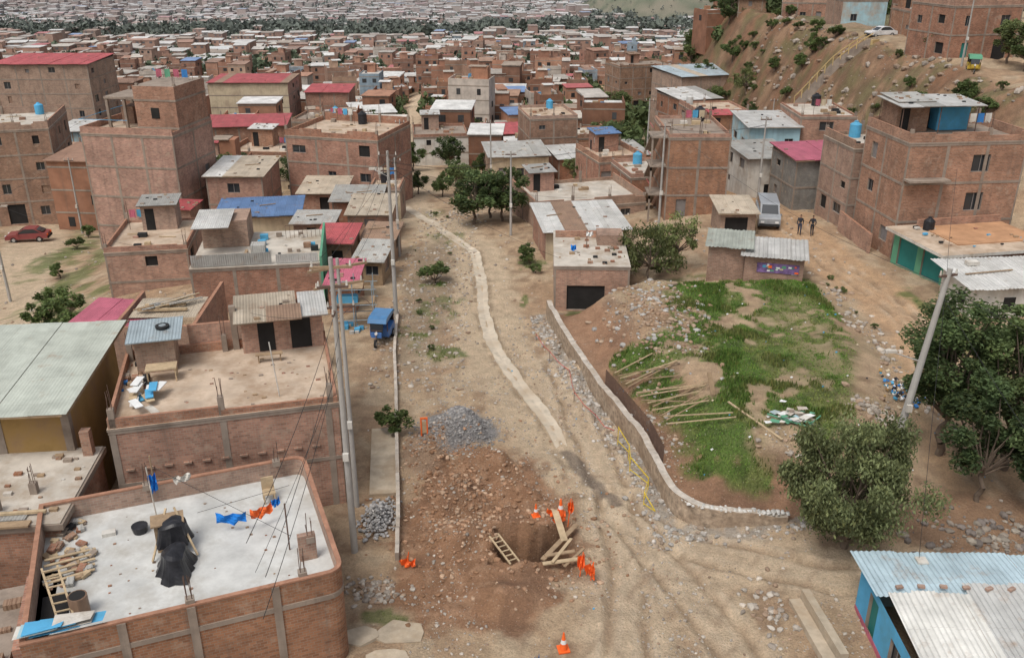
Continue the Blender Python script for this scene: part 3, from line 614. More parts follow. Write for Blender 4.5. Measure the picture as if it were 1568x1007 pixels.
def house(name,x1,y1,x2,y2,dep,zb,zt,roof='slab',rcol='grey',mat=None,front=None,seed=0,ph=.6,win=.6,side=.35,extras=True,cols=True,fg=None,finish=True,wpaint=None):
    rng=random.Random(seed*17+5);mat=mat or (BRICK if rng.random()<.65 else BRICK2)
    w=math.hypot(x2-x1,y2-y1);zmin=min(zb,hz(x1,y1),hz(x2,y2))-1.2
    P=Parts(name,(x1,y1,0),None,((x2-x1),(y2-y1)))
    top=zt if roof!='slab' else zt-ph
    nf=max(1,round((top-zb)/2.75));fh=(top-zb)/nf
    W=P['walls'];Wn=P['windows']
    nb=max(1,round(w/rng.uniform(2.9,4.2)));bw=w/nb;db=max(1,round(dep/3.6));bd=dep/db
    if fg is None and roof and name=='brick_house' and rng.random()<.16: fg=rng.choice([WHITEP,CREAM,LBLUE,CREAM,CONC])
    def ops(n,bw_,prob,ground):
        o=[]
        for f in range(nf):
            z0=zb+f*fh
            for i in range(n):
                c=(i+.5)*bw_+rng.uniform(-.3,.3)
                if f==0 and ground:
                    k=rng.random()
                    if k<.35: o.append((c-.45,c+.45,z0+.02,z0+min(2.1,fh-.4),rng.choice([WOOD,TEAL,FRAME,DARK])))
                    elif k<.55 and bw_>2.6: o.append((c-.95,c+.95,z0+.02,z0+min(2.4,fh-.35),rng.choice([TEAL,DARK,FRAME,WOOD])))
                    elif k<.8 and fh>1.6: o.append((c-.5,c+.5,z0+.95,z0+min(2.0,fh-.4)))
                elif rng.random()<prob and fh>1.9:
                    ww=rng.choice([.35,.45,.6,.75]);sl=rng.choice([.8,.9,1.1]);o.append((c-ww,c+ww,z0+sl,z0+min(rng.choice([1.7,2.05,2.05]),fh-.35),rng.choice([GLASS,GLASS,DARK,DARK,BRICK2,FRAME])))
        return o
    fo=front if front is not None else ops(nb,bw,win,True)
    wall(W,Wn,(0,0),(w,0),zmin,top,fo,fg or mat,(0,1))
    wall(W,Wn,(0,dep),(0,0),zmin,top,ops(db,bd,side,False),wpaint or mat,(1,0))
    wall(W,Wn,(w,0),(w,dep),zmin,top,ops(db,bd,side,False),mat,(-1,0))
    wall(W,Wn,(w,dep),(0,dep),zmin,top,[],mat,(0,-1))
    if cols:
        Cc=P['columns'];pr=.018
        xs=[i*bw for i in range(nb+1)]
        for i,x in enumerate(xs):
            if fg is not None:continue
            a=max(x-.12,-pr);b_=min(x+.12,w+pr)
            Cc.box(a,b_,-pr,.05,zmin,top-.004,CONC)
        ys=[i*bd for i in range(1,db+1)]
        for y in ys:
            a=y-.12;b_=min(y+.12,dep+pr)
            Cc.box(-pr,.05,a,b_,zmin,top-.004,CONC);Cc.box(w-.05,w+pr,a,b_,zmin,top-.004,CONC)
        for f in range(1,nf+1):
            z=zb+f*fh;p2=.035;bh_=.18
            Cc.box(-p2,w+p2,-p2,.06,z-bh_,z+.003,CONC);Cc.box(-p2,.06,.06,dep+p2,z-bh_,z+.003,CONC);Cc.box(w-.06,w+p2,.06,dep+p2,z-bh_,z+.003,CONC)
    RF=P['roof']
    if roof=='slab':
        RF.box(-.06,w+.06,-.06,dep+.06,top-.02,top+.10,CONC,(rng.choice([SLAB,SLAB,SLABP,CONC]) if finish is True else finish))
        z=top+.10;t=.14
        if ph>.25:
            Pp=P['parapet']
            k=0;x=0
            while x<w-.01:
                l=min(w-x,rng.uniform(1.2,3.2));hh=(ph-.1)*rng.choice([1,1,1,.8,.6]);Pp.box(x,x+l-.002,0,t,z,z+hh,mat,CAP);x+=l
            hs=[0,(ph-.1)*rng.choice([1,.6,1]),(ph-.1)*rng.choice([1,.5,1]),(ph-.1)*rng.choice([1,.4])]
            Pp.box(0,t,t+.002,dep-t,z,z+hs[1],mat,CAP);Pp.box(w-t,w,t+.002,dep-t,z,z+hs[2],mat,CAP);Pp.box(0,w,dep-t+.002,dep,z,z+hs[3],mat,CAP)
        if extras:
            for i in range(nb+1):
                for y in ([.13] if dep<5 else [.13,dep-.13]):
                    if rng.random()<.75: stub(P,min(max(i*bw,.13),w-.13),y,z-.003,max(ph-.1,.15)+rng.uniform(.05,.5),.12,rng)
            k=rng.random()
            if k<.5 and w>4.5 and dep>5:
                a=rng.uniform(.5,w-3.4);rw=rng.uniform(2.2,2.9);rd=rng.uniform(2,2.8);bb=dep-rd-.4;rh=rng.uniform(1.9,2.3)
                P['roof_room'].box(a,a+rw,bb,bb+rd,z-.002,z+rh,rng.choice([BRICK,BRICK2,BRICK]));P['roof_room'].box(a+.3,a+1.0,bb-.02,bb,z+.01,z+1.8,DARK)
                sheetroof(P['roof_room'],a-.25,a+rw+.25,bb-.35,bb+rd+.25,z+rh+.06,z+rh+.28,SH[rng.choice(['grey','white','tan','red','rust','blue'])],rng=rng)
            if k>.4: tank(P,rng.uniform(1,w-1),dep-1.2,z,rng.choice([BLACKT,SKYB,mat_plain('tank_white',(.5,.5,.48)),BLACKT]),.5,1.1)
            for i in range(rng.randint(5,14)):
                x=rng.uniform(.4,w-1.0);y=rng.uniform(.5,max(.6,dep-1.2));s=rng.uniform(.1,.5);P['roof_clutter'].box(x,x+s*rng.uniform(1,2),y,y+s,z-.002,z+s*.7,rng.choice([BRICK2,WOOD,CONC,WOODL,BRICK,WHITEP,RUB]))
            for i in range(rng.randint(0,4)):
                x=rng.uniform(.5,w-2.2);y=rng.uniform(.6,dep-1);P['roof_timber'].beam((x,y,z+.06),(x+rng.uniform(1,2),y+rng.uniform(-.4,.6),z+.07),.08,.06,WOODL)
            if rng.random()<.5:
                x=rng.uniform(.5,w-2.5);y=rng.uniform(.8,max(1,dep-1));
                P['laundry'].cyl((x,y,z),(x,y,z+1.7),.02,.02,STEEL,4);P['laundry'].cyl((x+2,y,z),(x+2,y,z+1.7),.02,.02,STEEL,4)
                for q in range(3): cloth(P['laundry'],x+.1+q*.6,x+.6+q*.6,y,z+1.65,.7,rng.choice([WHITEP,SKYB,CREAM,SH['pink'],BLUEP,WHITEP]),rng)
    else:
        ri=rng.uniform(.15,.5);RF.face([(0,0,top),(w,0,top),(w,dep,top),(0,dep,top)],CONC)
        W.box(.002,w-.002,dep-.12,dep-.002,top-.002,top+ri,mat)
        sheetroof(RF,-.3,w+.3,-.4,dep+.3,top+.06,top+ri+.08,SH[rcol],rng=rng)
    return P
OCC=[]
def occ(x1,y1,x2,y2,d):
    ex=np.array((x2-x1,y2-y1),float);w=np.hypot(*ex);ex/=w;ey=np.array((-ex[1],ex[0]));c=np.array((x1,y1),float)+ex*w/2+ey*d/2;OCC.append((c[0],c[1],math.hypot(w,d)/2*.85))
HL=[
('brick_apartment_building',-94,170,-76.6,170,12,-15,3.0,dict(roof='sheet',rcol='red',win=.3)),
('brick_house',-63,101.5,-52.6,104.2,11,-6.4,5.3,dict(ph=.9,win=.7,side=.8,seed=3)),
('plaster_house',-75,150,-69,150,8,-12,-5,dict(roof='sheet',rcol='white',mat=LBLUE)),
('brick_house',-48,128,-32.1,130,8,-9.6,-.2,dict(roof='sheet',rcol='red',win=.8,seed=5)),
('brick_house',-23.8,96,-13.7,93.2,9,-2.4,6.2,dict(ph=.9,win=.35,side=.2,seed=6)),
('blue_house',-42.5,112,-37,111,7,-8.5,-1.2,dict(roof='slab',mat=BLUEP,ph=.5,win=.9,side=.8,seed=4)),
('brick_house',-26,77.7,-19,78.7,5,-.9,1.9,dict(roof='sheet',rcol='blue',win=.6)),
('brick_house',-35.5,112,-26,111,8,-6,.2,dict(ph=.7,seed=31)),
('pink_roof_shed',-27.8,53.1,-23.3,52.6,3.6,-.8,2.2,dict(roof='sheet',rcol='pink',front=[(1,2,-.5,1.4,DARK)],cols=False,mat=BRICK2)),
('red_roof_shed',-15.6,69.2,-12.8,69.2,4.4,-.4,2.3,dict(roof='sheet',rcol='red',cols=False,seed=9)),
('red_roof_shed',-13.0,60.3,-11.1,60.3,3.8,-.2,2.2,dict(roof='sheet',rcol='pink',cols=False,seed=10)),
('brick_house',-21,88,-16.7,88,5,-1.2,1.3,dict(roof='sheet',rcol='tan',seed=11)),
('brick_house',-22,103.3,-17,103.3,5,-3.2,.2,dict(roof='sheet',rcol='red',seed=12)),
('brick_house',-14.6,78.5,-10.9,78.5,5,-.6,1.9,dict(roof='sheet',rcol='tan',seed=13)),
('corrugated_shed',-12.3,72.5,-9.8,72.3,3,-.4,1.7,dict(roof='sheet',rcol='rust',cols=False,mat=SH['rust'],seed=14)),
('corrugated_shed',-12.1,66.5,-10.0,66.3,3.5,-.3,1.8,dict(roof='sheet',rcol='grey',cols=False,mat=WOOD,seed=15)),
('corrugated_shed',-18.9,76,-15.5,76,3,-.5,1.9,dict(roof='sheet',rcol='grey',cols=False,seed=16)),
('brick_house',-16.8,83,-12.4,83,3.6,-.8,1.9,dict(roof='sheet',rcol='grey',seed=17)),
('brick_house',-13.9,86.9,-10.9,86.9,4,-1.2,2.2,dict(roof='slab',seed=18,ph=.4)),
('brick_house',-4.5,152,4.9,154,8,-9.5,-6,dict(roof='sheet',rcol='red',seed=19)),
('brick_house',-2.8,115,4.7,116,8,-4.8,-1.3,dict(roof='sheet',rcol='grey',seed=20,fg=CREAM)),
('brick_house',2.5,127.8,9.2,129,9,-6.5,1.5,dict(ph=.5,seed=21,win=.4)),
('brick_house',6.1,118,11.4,119,7,-5.6,-2.2,dict(roof='sheet',rcol='white',seed=22)),
('brick_house',10.0,103.7,15.6,105.3,8,-2.8,1.3,dict(ph=.7,seed=23)),
('brick_house',2.2,82.8,12.9,85.6,9,-1,1.9,dict(ph=.9,seed=24,win=.5)),
('brick_house',2.8,72.6,9.7,73.5,7,-.6,2.2,dict(roof='sheet',rcol='white',seed=25)),
('brick_house',12.3,93,17.5,94,7,-1.6,2.0,dict(roof='slab',seed=26,ph=.5)),
('three_storey_brick_house',13.9,80.8,19.4,80.8,9,.6,8.6,dict(ph=.4,seed=27,win=.0,side=.7)),
('brick_house',31,171,46,176,12,-9.3,.6,dict(roof='sheet',rcol='zinc',seed=28,win=.6)),
('plaster_house',25.1,97,30.5,97,8,-.5,6.0,dict(roof='sheet',rcol='white',mat=LBLUE,fg=LBLUE,seed=29,win=.8,side=.9,cols=False)),
('brick_house',30.6,97.6,36.5,97.6,8,-.5,7.2,dict(ph=.3,seed=30,win=.7)),
('plaster_house',23.2,88.5,28,89.2,6.5,.2,4.6,dict(roof='sheet',rcol='grey',mat=WHITEP,seed=32,win=.8,side=.9,cols=False)),
('cinder_block_house',25.9,82.2,32.5,83.2,5.4,1.0,5.9,dict(roof='sheet',rcol='pink',mat=BLOCK,seed=33,win=.4,side=.5)),
('large_brick_house',29.3,67.2,38.6,68.2,6.8,1.8,11.4,dict(ph=.8,seed=34,win=.0,side=.5,front=[(5.2,6.6,5.4,6.8),(5.2,6.6,8.4,9.7)])),
('brick_house',28.3,75.2,35,76,5.8,1.5,9.2,dict(ph=.8,seed=35,win=.5,side=.7)),
('brick_house',25.5,222,38.4,226,9,-14.5,-4,dict(ph=.5,seed=36)),
('brick_house',-65,200,-48,200,11,-17.5,-4.7,dict(roof='sheet',rcol='red',seed=37,win=.3)),
('brick_house',-45.5,205,-36,205,9,-16,-7.5,dict(roof='sheet',rcol='red',seed=38)),
('brick_house',56.5,134.5,64.4,134.5,9,11,15,dict(ph=.5,seed=39,win=.8)),
('brick_house',50.5,110,59.3,112,8,11,18,dict(ph=.9,seed=40,win=.8,side=.8)),
('brick_house',52,152,59,152,8,11,15.5,dict(ph=.5,seed=41,win=.8)),
('brick_house',62,150,70,150,8,11,18,dict(ph=.5,seed=42,win=.8)),
('brick_house',47.5,170,55,168,8,10,14,dict(ph=.5,seed=43,win=.8)),
('brick_house',57,172,66,172,8,11,16.5,dict(ph=.5,seed=73,win=.8)),
('brick_house',44,188,53,187,8,8,13,dict(roof='sheet',rcol='grey',seed=74,win=.8)),
('brick_house',66,136,74,137,8,11,17,dict(roof='slab',ph=.5,seed=75,win=.8,fg=CREAM)),
('brick_house',-36,150,-28,149,8,-9.5,-3,dict(ph=.5,seed=44)),
('brick_house',-50,145,-40,146,8,-12,-4.5,dict(ph=.7,seed=45)),
('brick_house',-25,118,-18,117,8,-5.5,-.5,dict(roof='sheet',rcol='tan',seed=46)),
('brick_house',-14.5,135,-6.5,136,8,-7.5,-2.5,dict(ph=.5,seed=47,fg=WHITEP)),
('brick_house',9,140,15.5,141,8,-8,-3.5,dict(ph=.7,seed=48)),
('brick_house',24.8,112,32,113,8,-3.5,2,dict(ph=.7,seed=49)),
('brick_house',25.5,128,33,129,8,-6,2.5,dict(ph=.7,seed=50,win=.8,side=.8)),
('brick_house',26.5,145,33,147,9,-8,.8,dict(roof='sheet',rcol='white',seed=51,win=.8,side=.8)),
('brick_house',13.2,112,17.2,113,7,-4,-.5,dict(roof='sheet',rcol='grey',seed=52)),
('brick_house',-30,88,-24.5,88,7,-2.5,3.0,dict(roof='sheet',rcol='tan',seed=53)),
('brick_house',-58,118,-49.5,120,9,-8.5,-1.5,dict(ph=.6,seed=54)),
('brick_house',-71,104,-65,106,12,-8,4.5,dict(roof='sheet',rcol='grey',seed=55)),
('brick_house',-31,66,-25,67,8,-2,3.0,dict(roof='slab',seed=56,ph=.5,finish=SLABP)),
]
for i,h_ in enumerate(HL):
    name,x1,y1,x2,y2,d,zb,zt,kw=h_
    kw=dict(kw);kw.setdefault('seed',i+100);P=house(name,x1,y1,x2,y2,d,zb,zt,**kw);occ(x1,y1,x2,y2,d)
    if name=='three_storey_brick_house':
        for f in range(3):
            z=.6+f*2.6;P['stairs'].box(-1.5,-.03,.3,2.8,z+2.35,z+2.5,CONC);P['stairs'].box(-1.45,-1.3,.4,.55,z-.6,z+2.35,CONC);P['stairs'].beam((-1.4,.4,z+3.3),(-1.4,2.7,z+3.3),.05,.05,SH['red'])
            P['stairs'].beam((-.7,6.5,z),(-.7,2.8,z+2.4),.9,.15,CONC)
    if name=='large_brick_house':
        P['balcony'].box(-.03,3.2,-1.0,-.045,7.9,8.05,CONC)
        M=P['roof_shelter']
        for x in(.5,3.5,6.5):
            for y in(2.5,6): M.cyl((x,y,10.8),(x,y,12.9),.04,.04,STEEL,5)
        sheetroof(M,.2,7,2.2,6.4,12.9,13.1,SH['white'],rng=random.Random(3));M.box(4.2,6.8,4,6,10.75,12.8,SKYB)
    P.done()
# ---- tower house
P=house('five_storey_brick_tower_house',-41.3,87.7,-32,86.2,8,-4.7,7.9,seed=61,ph=.7,win=0,side=.5,extras=False,front=[],mat=BRICK)
P['upper_storeys'].box(5.2,9.4,1.5,7.6,7.32,11.6,BRICK,CONC)
for z in(7.6,10.2): P['upper_storeys'].box(5.16,9.44,1.46,7.64,z,z+.18,CONC)
P['terrace_frame'].box(1.2,5.2,2.8,7.6,10.1,10.3,CONC)
for x,y in((1.4,3.0),(1.4,7.4),(3.2,3.0)): P['terrace_frame'].box(x-.13,x+.13,y-.13,y+.13,7.3,10.1,CONC)
P['terrace_frame'].box(1.5,2.8,5,7,7.3,9,BRICK2);P['window_upper'].box(6.8,7.6,1.44,1.5,8.6,9.6,DARK)
rg=random.Random(3)
for x in(1.4,3.2,5.4,9.2):
    stub(P,x,7.3,11.5 if x>5 else 10.3,.3,.12,rg)
    if x>5: stub(P,x,2,11.5,.3,.12,rg)
for q,mt in enumerate([SH['pink'],GREENP,SH['pink'],BLUEP]):
    cloth(P['laundry'],5.4+q*.9,6.0+q*.9,5.8,12.6,.8,mt,rg)
for x in(5.4,9.2):P['laundry'].cyl((x,5.8,11.6),(x,5.8,12.7),.02,.02,STEEL,4)
P['railing'].beam((0,0.1,8.6),(5,0.1,8.6),.04,.04,SKYB);P['railing'].beam((0.1,0,8.6),(.1,8,8.6),.04,.04,SKYB);P.done();occ(-41.3,87.7,-32,86.2,8)
house('brick_annex',-34.5,78,-28,77.2,6,-3.5,-.3,roof='slab',ph=.3,seed=62,front=[]).done()
# ---- terrace brick house L9
P=house('brick_terrace_house',-22.5,60.2,-13.7,61.6,8,0,3.4,seed=63,ph=.12,extras=False,front=[],finish=SLAB)
P['metal_fence'].box(.1,5.6,.1,.14,3.45,4.3,SH['grey']);P['metal_fence'].box(5.9,8.8,.1,.13,3.45,4.1,SH['white'])
P['brick_room'].box(.3,3.6,4.5,7.8,3.4,5.4,BRICK2);sheetroof(P['brick_room'],0,2.6,2.2,6.5,5.6,5.8,SH['white'])
P['railing'].beam((6.2,6,4.4),(8.8,6,4.4),.04,.04,STEEL);
for i in range(9):P['railing'].cyl((6.2+i*.32,6,3.4),(6.2+i*.32,6,4.4),.015,.015,STEEL,4)
P['side_wall'].box(8.93,9.1,-.1,8.1,-.3,3.9,GREENP);P['clutter'].box(4,5,2,3,3.4,4.2,SH['grey']);P['clutter'].box(3.6,3.8,1,2.2,3.4,3.9,WOOD)
for i in range(20):
    x=rg.uniform(3.8,8.4);y=rg.uniform(.6,7);s=rg.uniform(.1,.4);P['clutter'].box(x,x+s*1.5,y,y+s,3.41,3.41+s,rg.choice([WOOD,BRICK2,CONC,WHITEP,RUB,SKYB]))
P.done()
# yard behind House B
P=Parts('walled_yard',(-24.5,50.5,0),None,(1,.06))
P['brick_wall'].box(0,13,0,.2,-.6,3.1,BRICK2,CAP);P['brick_wall'].box(0,.2,.2,7,-.6,2.8,BRICK2,CAP);P['brick_wall'].box(5,5.2,.2,8,-.6,3,BRICK,CAP)
P['sheets'].face([(.3,3,2.5),(4.6,2.6,2.6),(4.8,5.4,2.9),(.5,5.6,2.8)],SH['tan']);P['sheets'].box(1,3.6,4.3,4.5,2.7,2.85,WOODL);P['sheets'].box(.8,3.9,3.4,3.6,2.75,2.9,WOODL)
for i in range(12):P['timber_pile'].beam((.6+i*.2,3+rg.random(),2.9+.02*i),(3+i*.15,4.6+rg.random(),2.95+.02*i),.12,.05,rg.choice([WOODL,WOOD,SH['grey']]))
P.done()
# ---- House B
P=house('brick_house',-17.3,34.2,-7.9,36.7,7.3,0,5.9,seed=64,ph=.55,extras=False,win=0,side=0,front=[],finish=SLABP,mat=BRICK,fg=BRICK)
for x in (.12,4.7,9.28):P['columns'].box(x-.14,x+.14,-.022,.05,-.5,5.3,CONC)
rg=random.Random(8)
for x in(.2,4.7,9.4):
    for y in(.13,7):stub(P,x,y,5.45,.9,.13,rg)
P['back_rooms'].box(5.6,9.6,6.4,8.6,5.4,7.3,BRICK);P['back_rooms'].box(6.4,7.2,6.37,6.4,5.5,7.2,DARK);P['back_rooms'].box(8,9,6.37,6.4,5.5,7.1,DARK)
sheetroof(P['back_rooms'],5.3,8.4,5.6,8.9,7.4,7.65,SH['tan'],rng=rg);sheetroof(P['back_rooms'],6.9,8.6,5.2,7.0,7.56,7.68,SH['rust']);sheetroof(P['back_rooms'],8.5,9.9,5.8,8.8,7.42,7.6,SH['white'])
P['back_rooms'].box(3,5.4,7.3,7.5,5.4,6.9,BRICK,CAP);P['back_rooms'].box(5.1,5.4,7,7.3,5.4,7.8,CONC)
P['shed'].box(.7,2.5,5.3,7,5.4,7.2,BRICK2);sheetroof(P['shed'],.4,2.9,4.9,7.3,7.25,7.45,SH['zinc']);P['shed'].cyl((2,6.2,7.4),(2,6.2,7.5),.33,.33,RUB,16);P['shed'].cyl((2,6.2,7.4),(2,6.2,7.51),.17,.17,SH['zinc'],12)
P['workbench'].box(1.2,2.6,4.0,4.8,6.1,6.16,WOODL)
for x,y in((1.25,4.05),(2.5,4.05),(1.25,4.7),(2.5,4.7)):P['workbench'].box(x,x+.06,y,y+.06,5.4,6.1,WOODL)
for i in range(14):
    x=.7+rg.random()*1.2;y=.8+rg.random()*2.2;a=rg.uniform(-.5,.5);P['styrofoam_boards'].beam((x,y,5.46+.045*i),(x+.9*math.sin(a),y+.9*math.cos(a),5.46+.045*i),.35,.04,rg.choice([WHITE,WHITEP,SKYB,WOODL,WHITE]))
for i in range(40):
    x=rg.uniform(-.0,1.2);y=rg.uniform(3.2,6.5);s=rg.uniform(.08,.3);P['clutter'].box(x,x+s,y,y+s*1.3,5.42,5.42+s,rg.choice([WOOD,BLUEP,CONC,SH['rust'],WHITEP,RUB,BRICK]))
for i in range(40):
    x=rg.uniform(2.8,9);y=rg.uniform(.5,5.8);s=rg.uniform(.04,.14);P['loose_bricks'].box(x,x+s*1.6,y,y+s,5.43,5.43+s*.6,rg.choice([BRICK,BRICK2,CONC,WOOD]))
P['bench'].box(6.2,7.5,5.0,5.3,5.85,5.9,WOOD);P['bench'].box(6.3,6.36,5.05,5.25,5.4,5.85,WOOD);P['bench'].box(7.35,7.41,5.05,5.25,5.4,5.85,WOOD)
P['pole'].cyl((7.2,1.2,5.4),(7.0,1.2,8.2),.03,.03,WHITEP,5)
for i in range(11):
    P['ledge_stones'].box(.4+i*.8,.75+i*.8,-.1,.05,3.3,3.38,BRICK2)
P.done()
# ---- House C (big sheet roof left), D
P=Parts('sheet_roof_house',(-22.3,34.6,0),None,(1,.1))
P['walls'].box(-5,3.0,0,7,0,6.2,YELP);P['walls'].box(-.2,.2,-.04,0,0,6.1,CONC);P['walls'].box(2.7,3.04,-.04,.3,0,6.1,CONC);P['door'].box(-2,-.8,-.05,-.01,3.2,5.2,WOOD)
for i in range(6):
    a=-6+i*1.57;b_=a+1.55;dz=.02*(i%2)
    P['roof'].face([(a,-1.0,6.3+dz),(b_,-1.0,6.3+dz),(b_,8.2,6.75+dz),(a,8.2,6.75+dz)],SH['green'],[(a,-1),(b_,-1),(b_,8.2),(a,8.2)])
P['roof'].face([(-6,-1.0,6.24),(3.2,-.9,6.24),(3.4,8.2,6.69),(-6,8.2,6.69)],WOOD);P['roof'].face([(-6,-1.0,6.3),(3.2,-.98,6.3),(3.2,-.98,6.2),(-6,-1,6.2)],WOOD)
P['roof'].face([(3.42,-.98,6.32),(3.42,8.2,6.77),(3.4,8.2,6.6),(3.42,-.98,6.2)],WOOD);P.done()
P=Parts('concrete_roof_house',(-19.8,29.3,0),None,(1,.12))
P['walls'].box(-7,2.2,0,5.6,0,3.7,BRICK);P['walls'].box(-7.1,2.4,-.15,5.75,3.7,3.95,CONC);P['roof_slab'].box(-7.05,2.3,-.1,5.7,3.95,4.0,SLAB)
P['brick_column'].box(1.7,2.1,4.9,5.3,4.0,5.2,BRICK)
for x,y in((.6,2.2),(-.4,1.0)):stub(P,x,y,4.0,.5,.14,rg)
P['sheets'].box(-1,.9,.2,.9,4.0,4.08,SH['grey']);P['sheets'].box(-1.4,1.2,-.3,.1,4.02,4.1,WOOD);P['sheets'].box(-.6,1.6,.5,.65,4.1,4.2,WOODL)
for i in range(30):
    x=rg.uniform(-2,2);y=rg.uniform(.2,5);s=rg.uniform(.05,.22);P['clutter'].box(x,x+s*1.6,y,y+s,4.0,4.0+s*.6,rg.choice([BRICK,BRICK2,CONC,WOOD,WHITEP]))
P.done()
# ---- House A foreground: rounded corners
A1=np.array((-15.7,22.7));A2=np.array((-6.0,26.5));wA=float(np.hypot(*(A2-A1)));dA=8.4
P=Parts('foreground_brick_house',(A1[0],A1[1],0),None,tuple(A2-A1))
def rpoly(w,d,r,off=0,n=6):
    pts=[(off,off)]
    for cx,cy,a0 in ((w-r,r,-90),(w-r,d-r,0)):
        for i in range(n+1):
            a=rad(a0+90*i/n);pts.append((cx+(r-off)*math.cos(a),cy+(r-off)*math.sin(a)))
    pts.append((off,d-off));return pts
def strip(M,p,z0,z1,mat,close=True):
    s=0
    for i in range(len(p) if close else len(p)-1):
        a=p[i];b=p[(i+1)%len(p)];l=math.hypot(b[0]-a[0],b[1]-a[1])
        M.face([(a[0],a[1],z0),(b[0],b[1],z0),(b[0],b[1],z1),(a[0],a[1],z1)],mat,[(s,z0),(s+l,z0),(s+l,z1),(s,z1)]);s+=l
def ring(M,p,q,z,mat):
    for i in range(len(p)):
        j=(i+1)%len(p);M.face([(p[i][0],p[i][1],z),(p[j][0],p[j][1],z),(q[j][0],q[j][1],z),(q[i][0],q[i][1],z)],mat)
po=rpoly(wA,dA,.55);pi_=rpoly(wA,dA,.55,.14);pc=rpoly(wA,dA,.56,-.02);pci=rpoly(wA,dA,.55,.155)
strip(P['walls'],po,-.5,4.13,BRICK);strip(P['parapet_inner'],pi_,3.2,4.13,BRICK2)
strip(P['parapet_cap'],pc,4.08,4.15,CAP);strip(P['parapet_cap'],pci,4.08,4.15,CAP);ring(P['parapet_cap'],pc,pci,4.15,CAP)
bo=rpoly(wA,dA,.59,-.035);strip(P['beams'],bo,3.0,3.2,CONC);ring(P['beams'],bo,po,3.2,CONC)
SLABA=mat_plain('painted_slab',(.58,.58,.555),.74,1.12,.8,stain=(.42,.40,.36))
P['roof_slab'].face([(x,y,3.3) for x,y in pi_],SLABA,[(x,y) for x,y in pi_])
for x in(3.0,5.2,8.0): P['columns'].box(x-.14,x+.14,-.05,.05,-.5,4.07,CONC)
for y in(2.2,5.2,):P['columns'].box(wA-.05,wA+.05,y-.14,y+.14,-.5,4.07,CONC)
rg=random.Random(77)
for x,y in((5.2,.2),(9.0,.25),(9.6,2.2),(9.2,8.1),(4.0,8.15)):stub(P,x,y,4.05,.25,.15,rg)
P['columns'].box(9.15,9.8,2.1,2.34,3.3,4.4,BRICK2)
P['stairwell'].box(.3,1.2,1.6,3.4,3.3,3.32,DARK)
M=P['wooden_ladder'];
for s_ in(0,.5):M.beam((1.0+s_,1.3,3.4),(.5+s_,3.3,4.6),.07,.05,WOODL)
for i in range(8):
    t=i/7.5;M.beam((1.0-.5*t,1.3+2*t,3.42+1.2*t),(1.5-.5*t,1.3+2*t,3.42+1.2*t),.05,.04,WOODL)
P['barrel'].cyl((1.6,2.0,3.3),(1.6,2.0,4.1),.32,.32,SH['rust'],14);P['barrel'].cyl((1.6,2.0,4.1),(1.6,2.0,4.11),.27,.27,DARK,14)
for i in range(80):
    x=rg.uniform(.3,1.8);y=rg.uniform(3.6,7.9);s=rg.uniform(.05,.28);a=rg.uniform(0,3);P['clutter'].beam((x,y,3.3+s*.4),(x+s*math.cos(a)*1.5,y+s*math.sin(a)*1.5,3.3+s*.6),s,s*rg.uniform(.3,.8),rg.choice([WOOD,WOODL,BRICK,BRICK2,CONC,RUB,SH['grey'],BRICK]))
for i in range(5):P['planks'].beam((.3,3.9+i*.3,3.5+.05*i),(2.0,4.3+i*.33,3.42),.12,.04,WOODL)
for i in range(9):
    a=rg.uniform(0,2);P['blue_sheeting'].face([(-.6+a,.1,4.25+i*.02),(.6+a,.0,4.3+i*.03),(.7+a,.6,4.22+i*.02),(-.5+a,.7,4.24+i*.03)],rg.choice([SKYB,SKYB,WHITEP,LBLUE]))
def drape(M,cx,cy,z,r,h,mat,seed,n=30,k=9,sq=1.0,rt=.6):
    rr=random.Random(seed);ph_=[rr.uniform(0,6.28) for _ in range(4)];G=[]
    for j in range(k+1):
        t=j/k;row=[]
        for i in range(n):
            a=2*math.pi*i/n;fold=math.sin(7*a+ph_[0])+.6*math.sin(12*a+ph_[1])
            lump=1+.18*math.sin(2*a+ph_[2])+.1*math.sin(3*a+ph_[3])
            if t<.3: rad_=r*rt*(t/.3)*lump;zz=z+h*(1-.12*(t/.3)**2+.07*math.sin(2*a+ph_[3])*(t/.3))
            else:
                u=(t-.3)/.7;rad_=r*(rt+(1-rt)*u**1.6)*lump*(1+.10*u*fold);zz=z+h*(.88*(1-u)+.07*math.sin(2*a+ph_[3])*(1-u))
            row.append((cx+rad_*math.cos(a)*sq,cy+rad_*math.sin(a),zz+.01))
        G.append(row)
    for j in range(k):
        for i in range(n):M.face([G[j][i],G[j][(i+1)%n],G[j+1][(i+1)%n],G[j+1][i]],mat,[(0,0)]*4)
drape(P['black_tarpaulin'],4.8,3.3,3.31,.82,.95,BLACKT,5,sq=1.0)
P['wooden_frame'].box(4.2,5.2,4.6,4.7,3.3,4.5,WOOD);P['wooden_frame'].box(4.25,5.1,5.2,5.28,3.3,4.4,WOOD);P['wooden_frame'].box(4.1,5.3,4.5,5.3,4.5,4.56,WOOD);drape(P['dark_cloth'],4.9,4.6,3.7,.6,.95,BLACKT,8,rt=.75)
P['wooden_frame'].beam((4.0,4.0,3.4),(4.7,5.4,4.7),.07,.06,WOODL);P['wooden_frame'].beam((5.6,3.8,3.4),(5.0,5.2,4.8),.07,.06,WOODL)
P['plastic_bucket'].cyl((3.6,6.3,3.3),(3.6,6.3,3.6),.26,.32,BLACKT,14)
P['sack'].box(2.2,2.7,6.4,6.7,3.3,3.45,WHITEP)
P['laundry_line'].cyl((4.3,8.1,5.1),(8.9,2.2,4.5),.012,.012,WIRE,4)
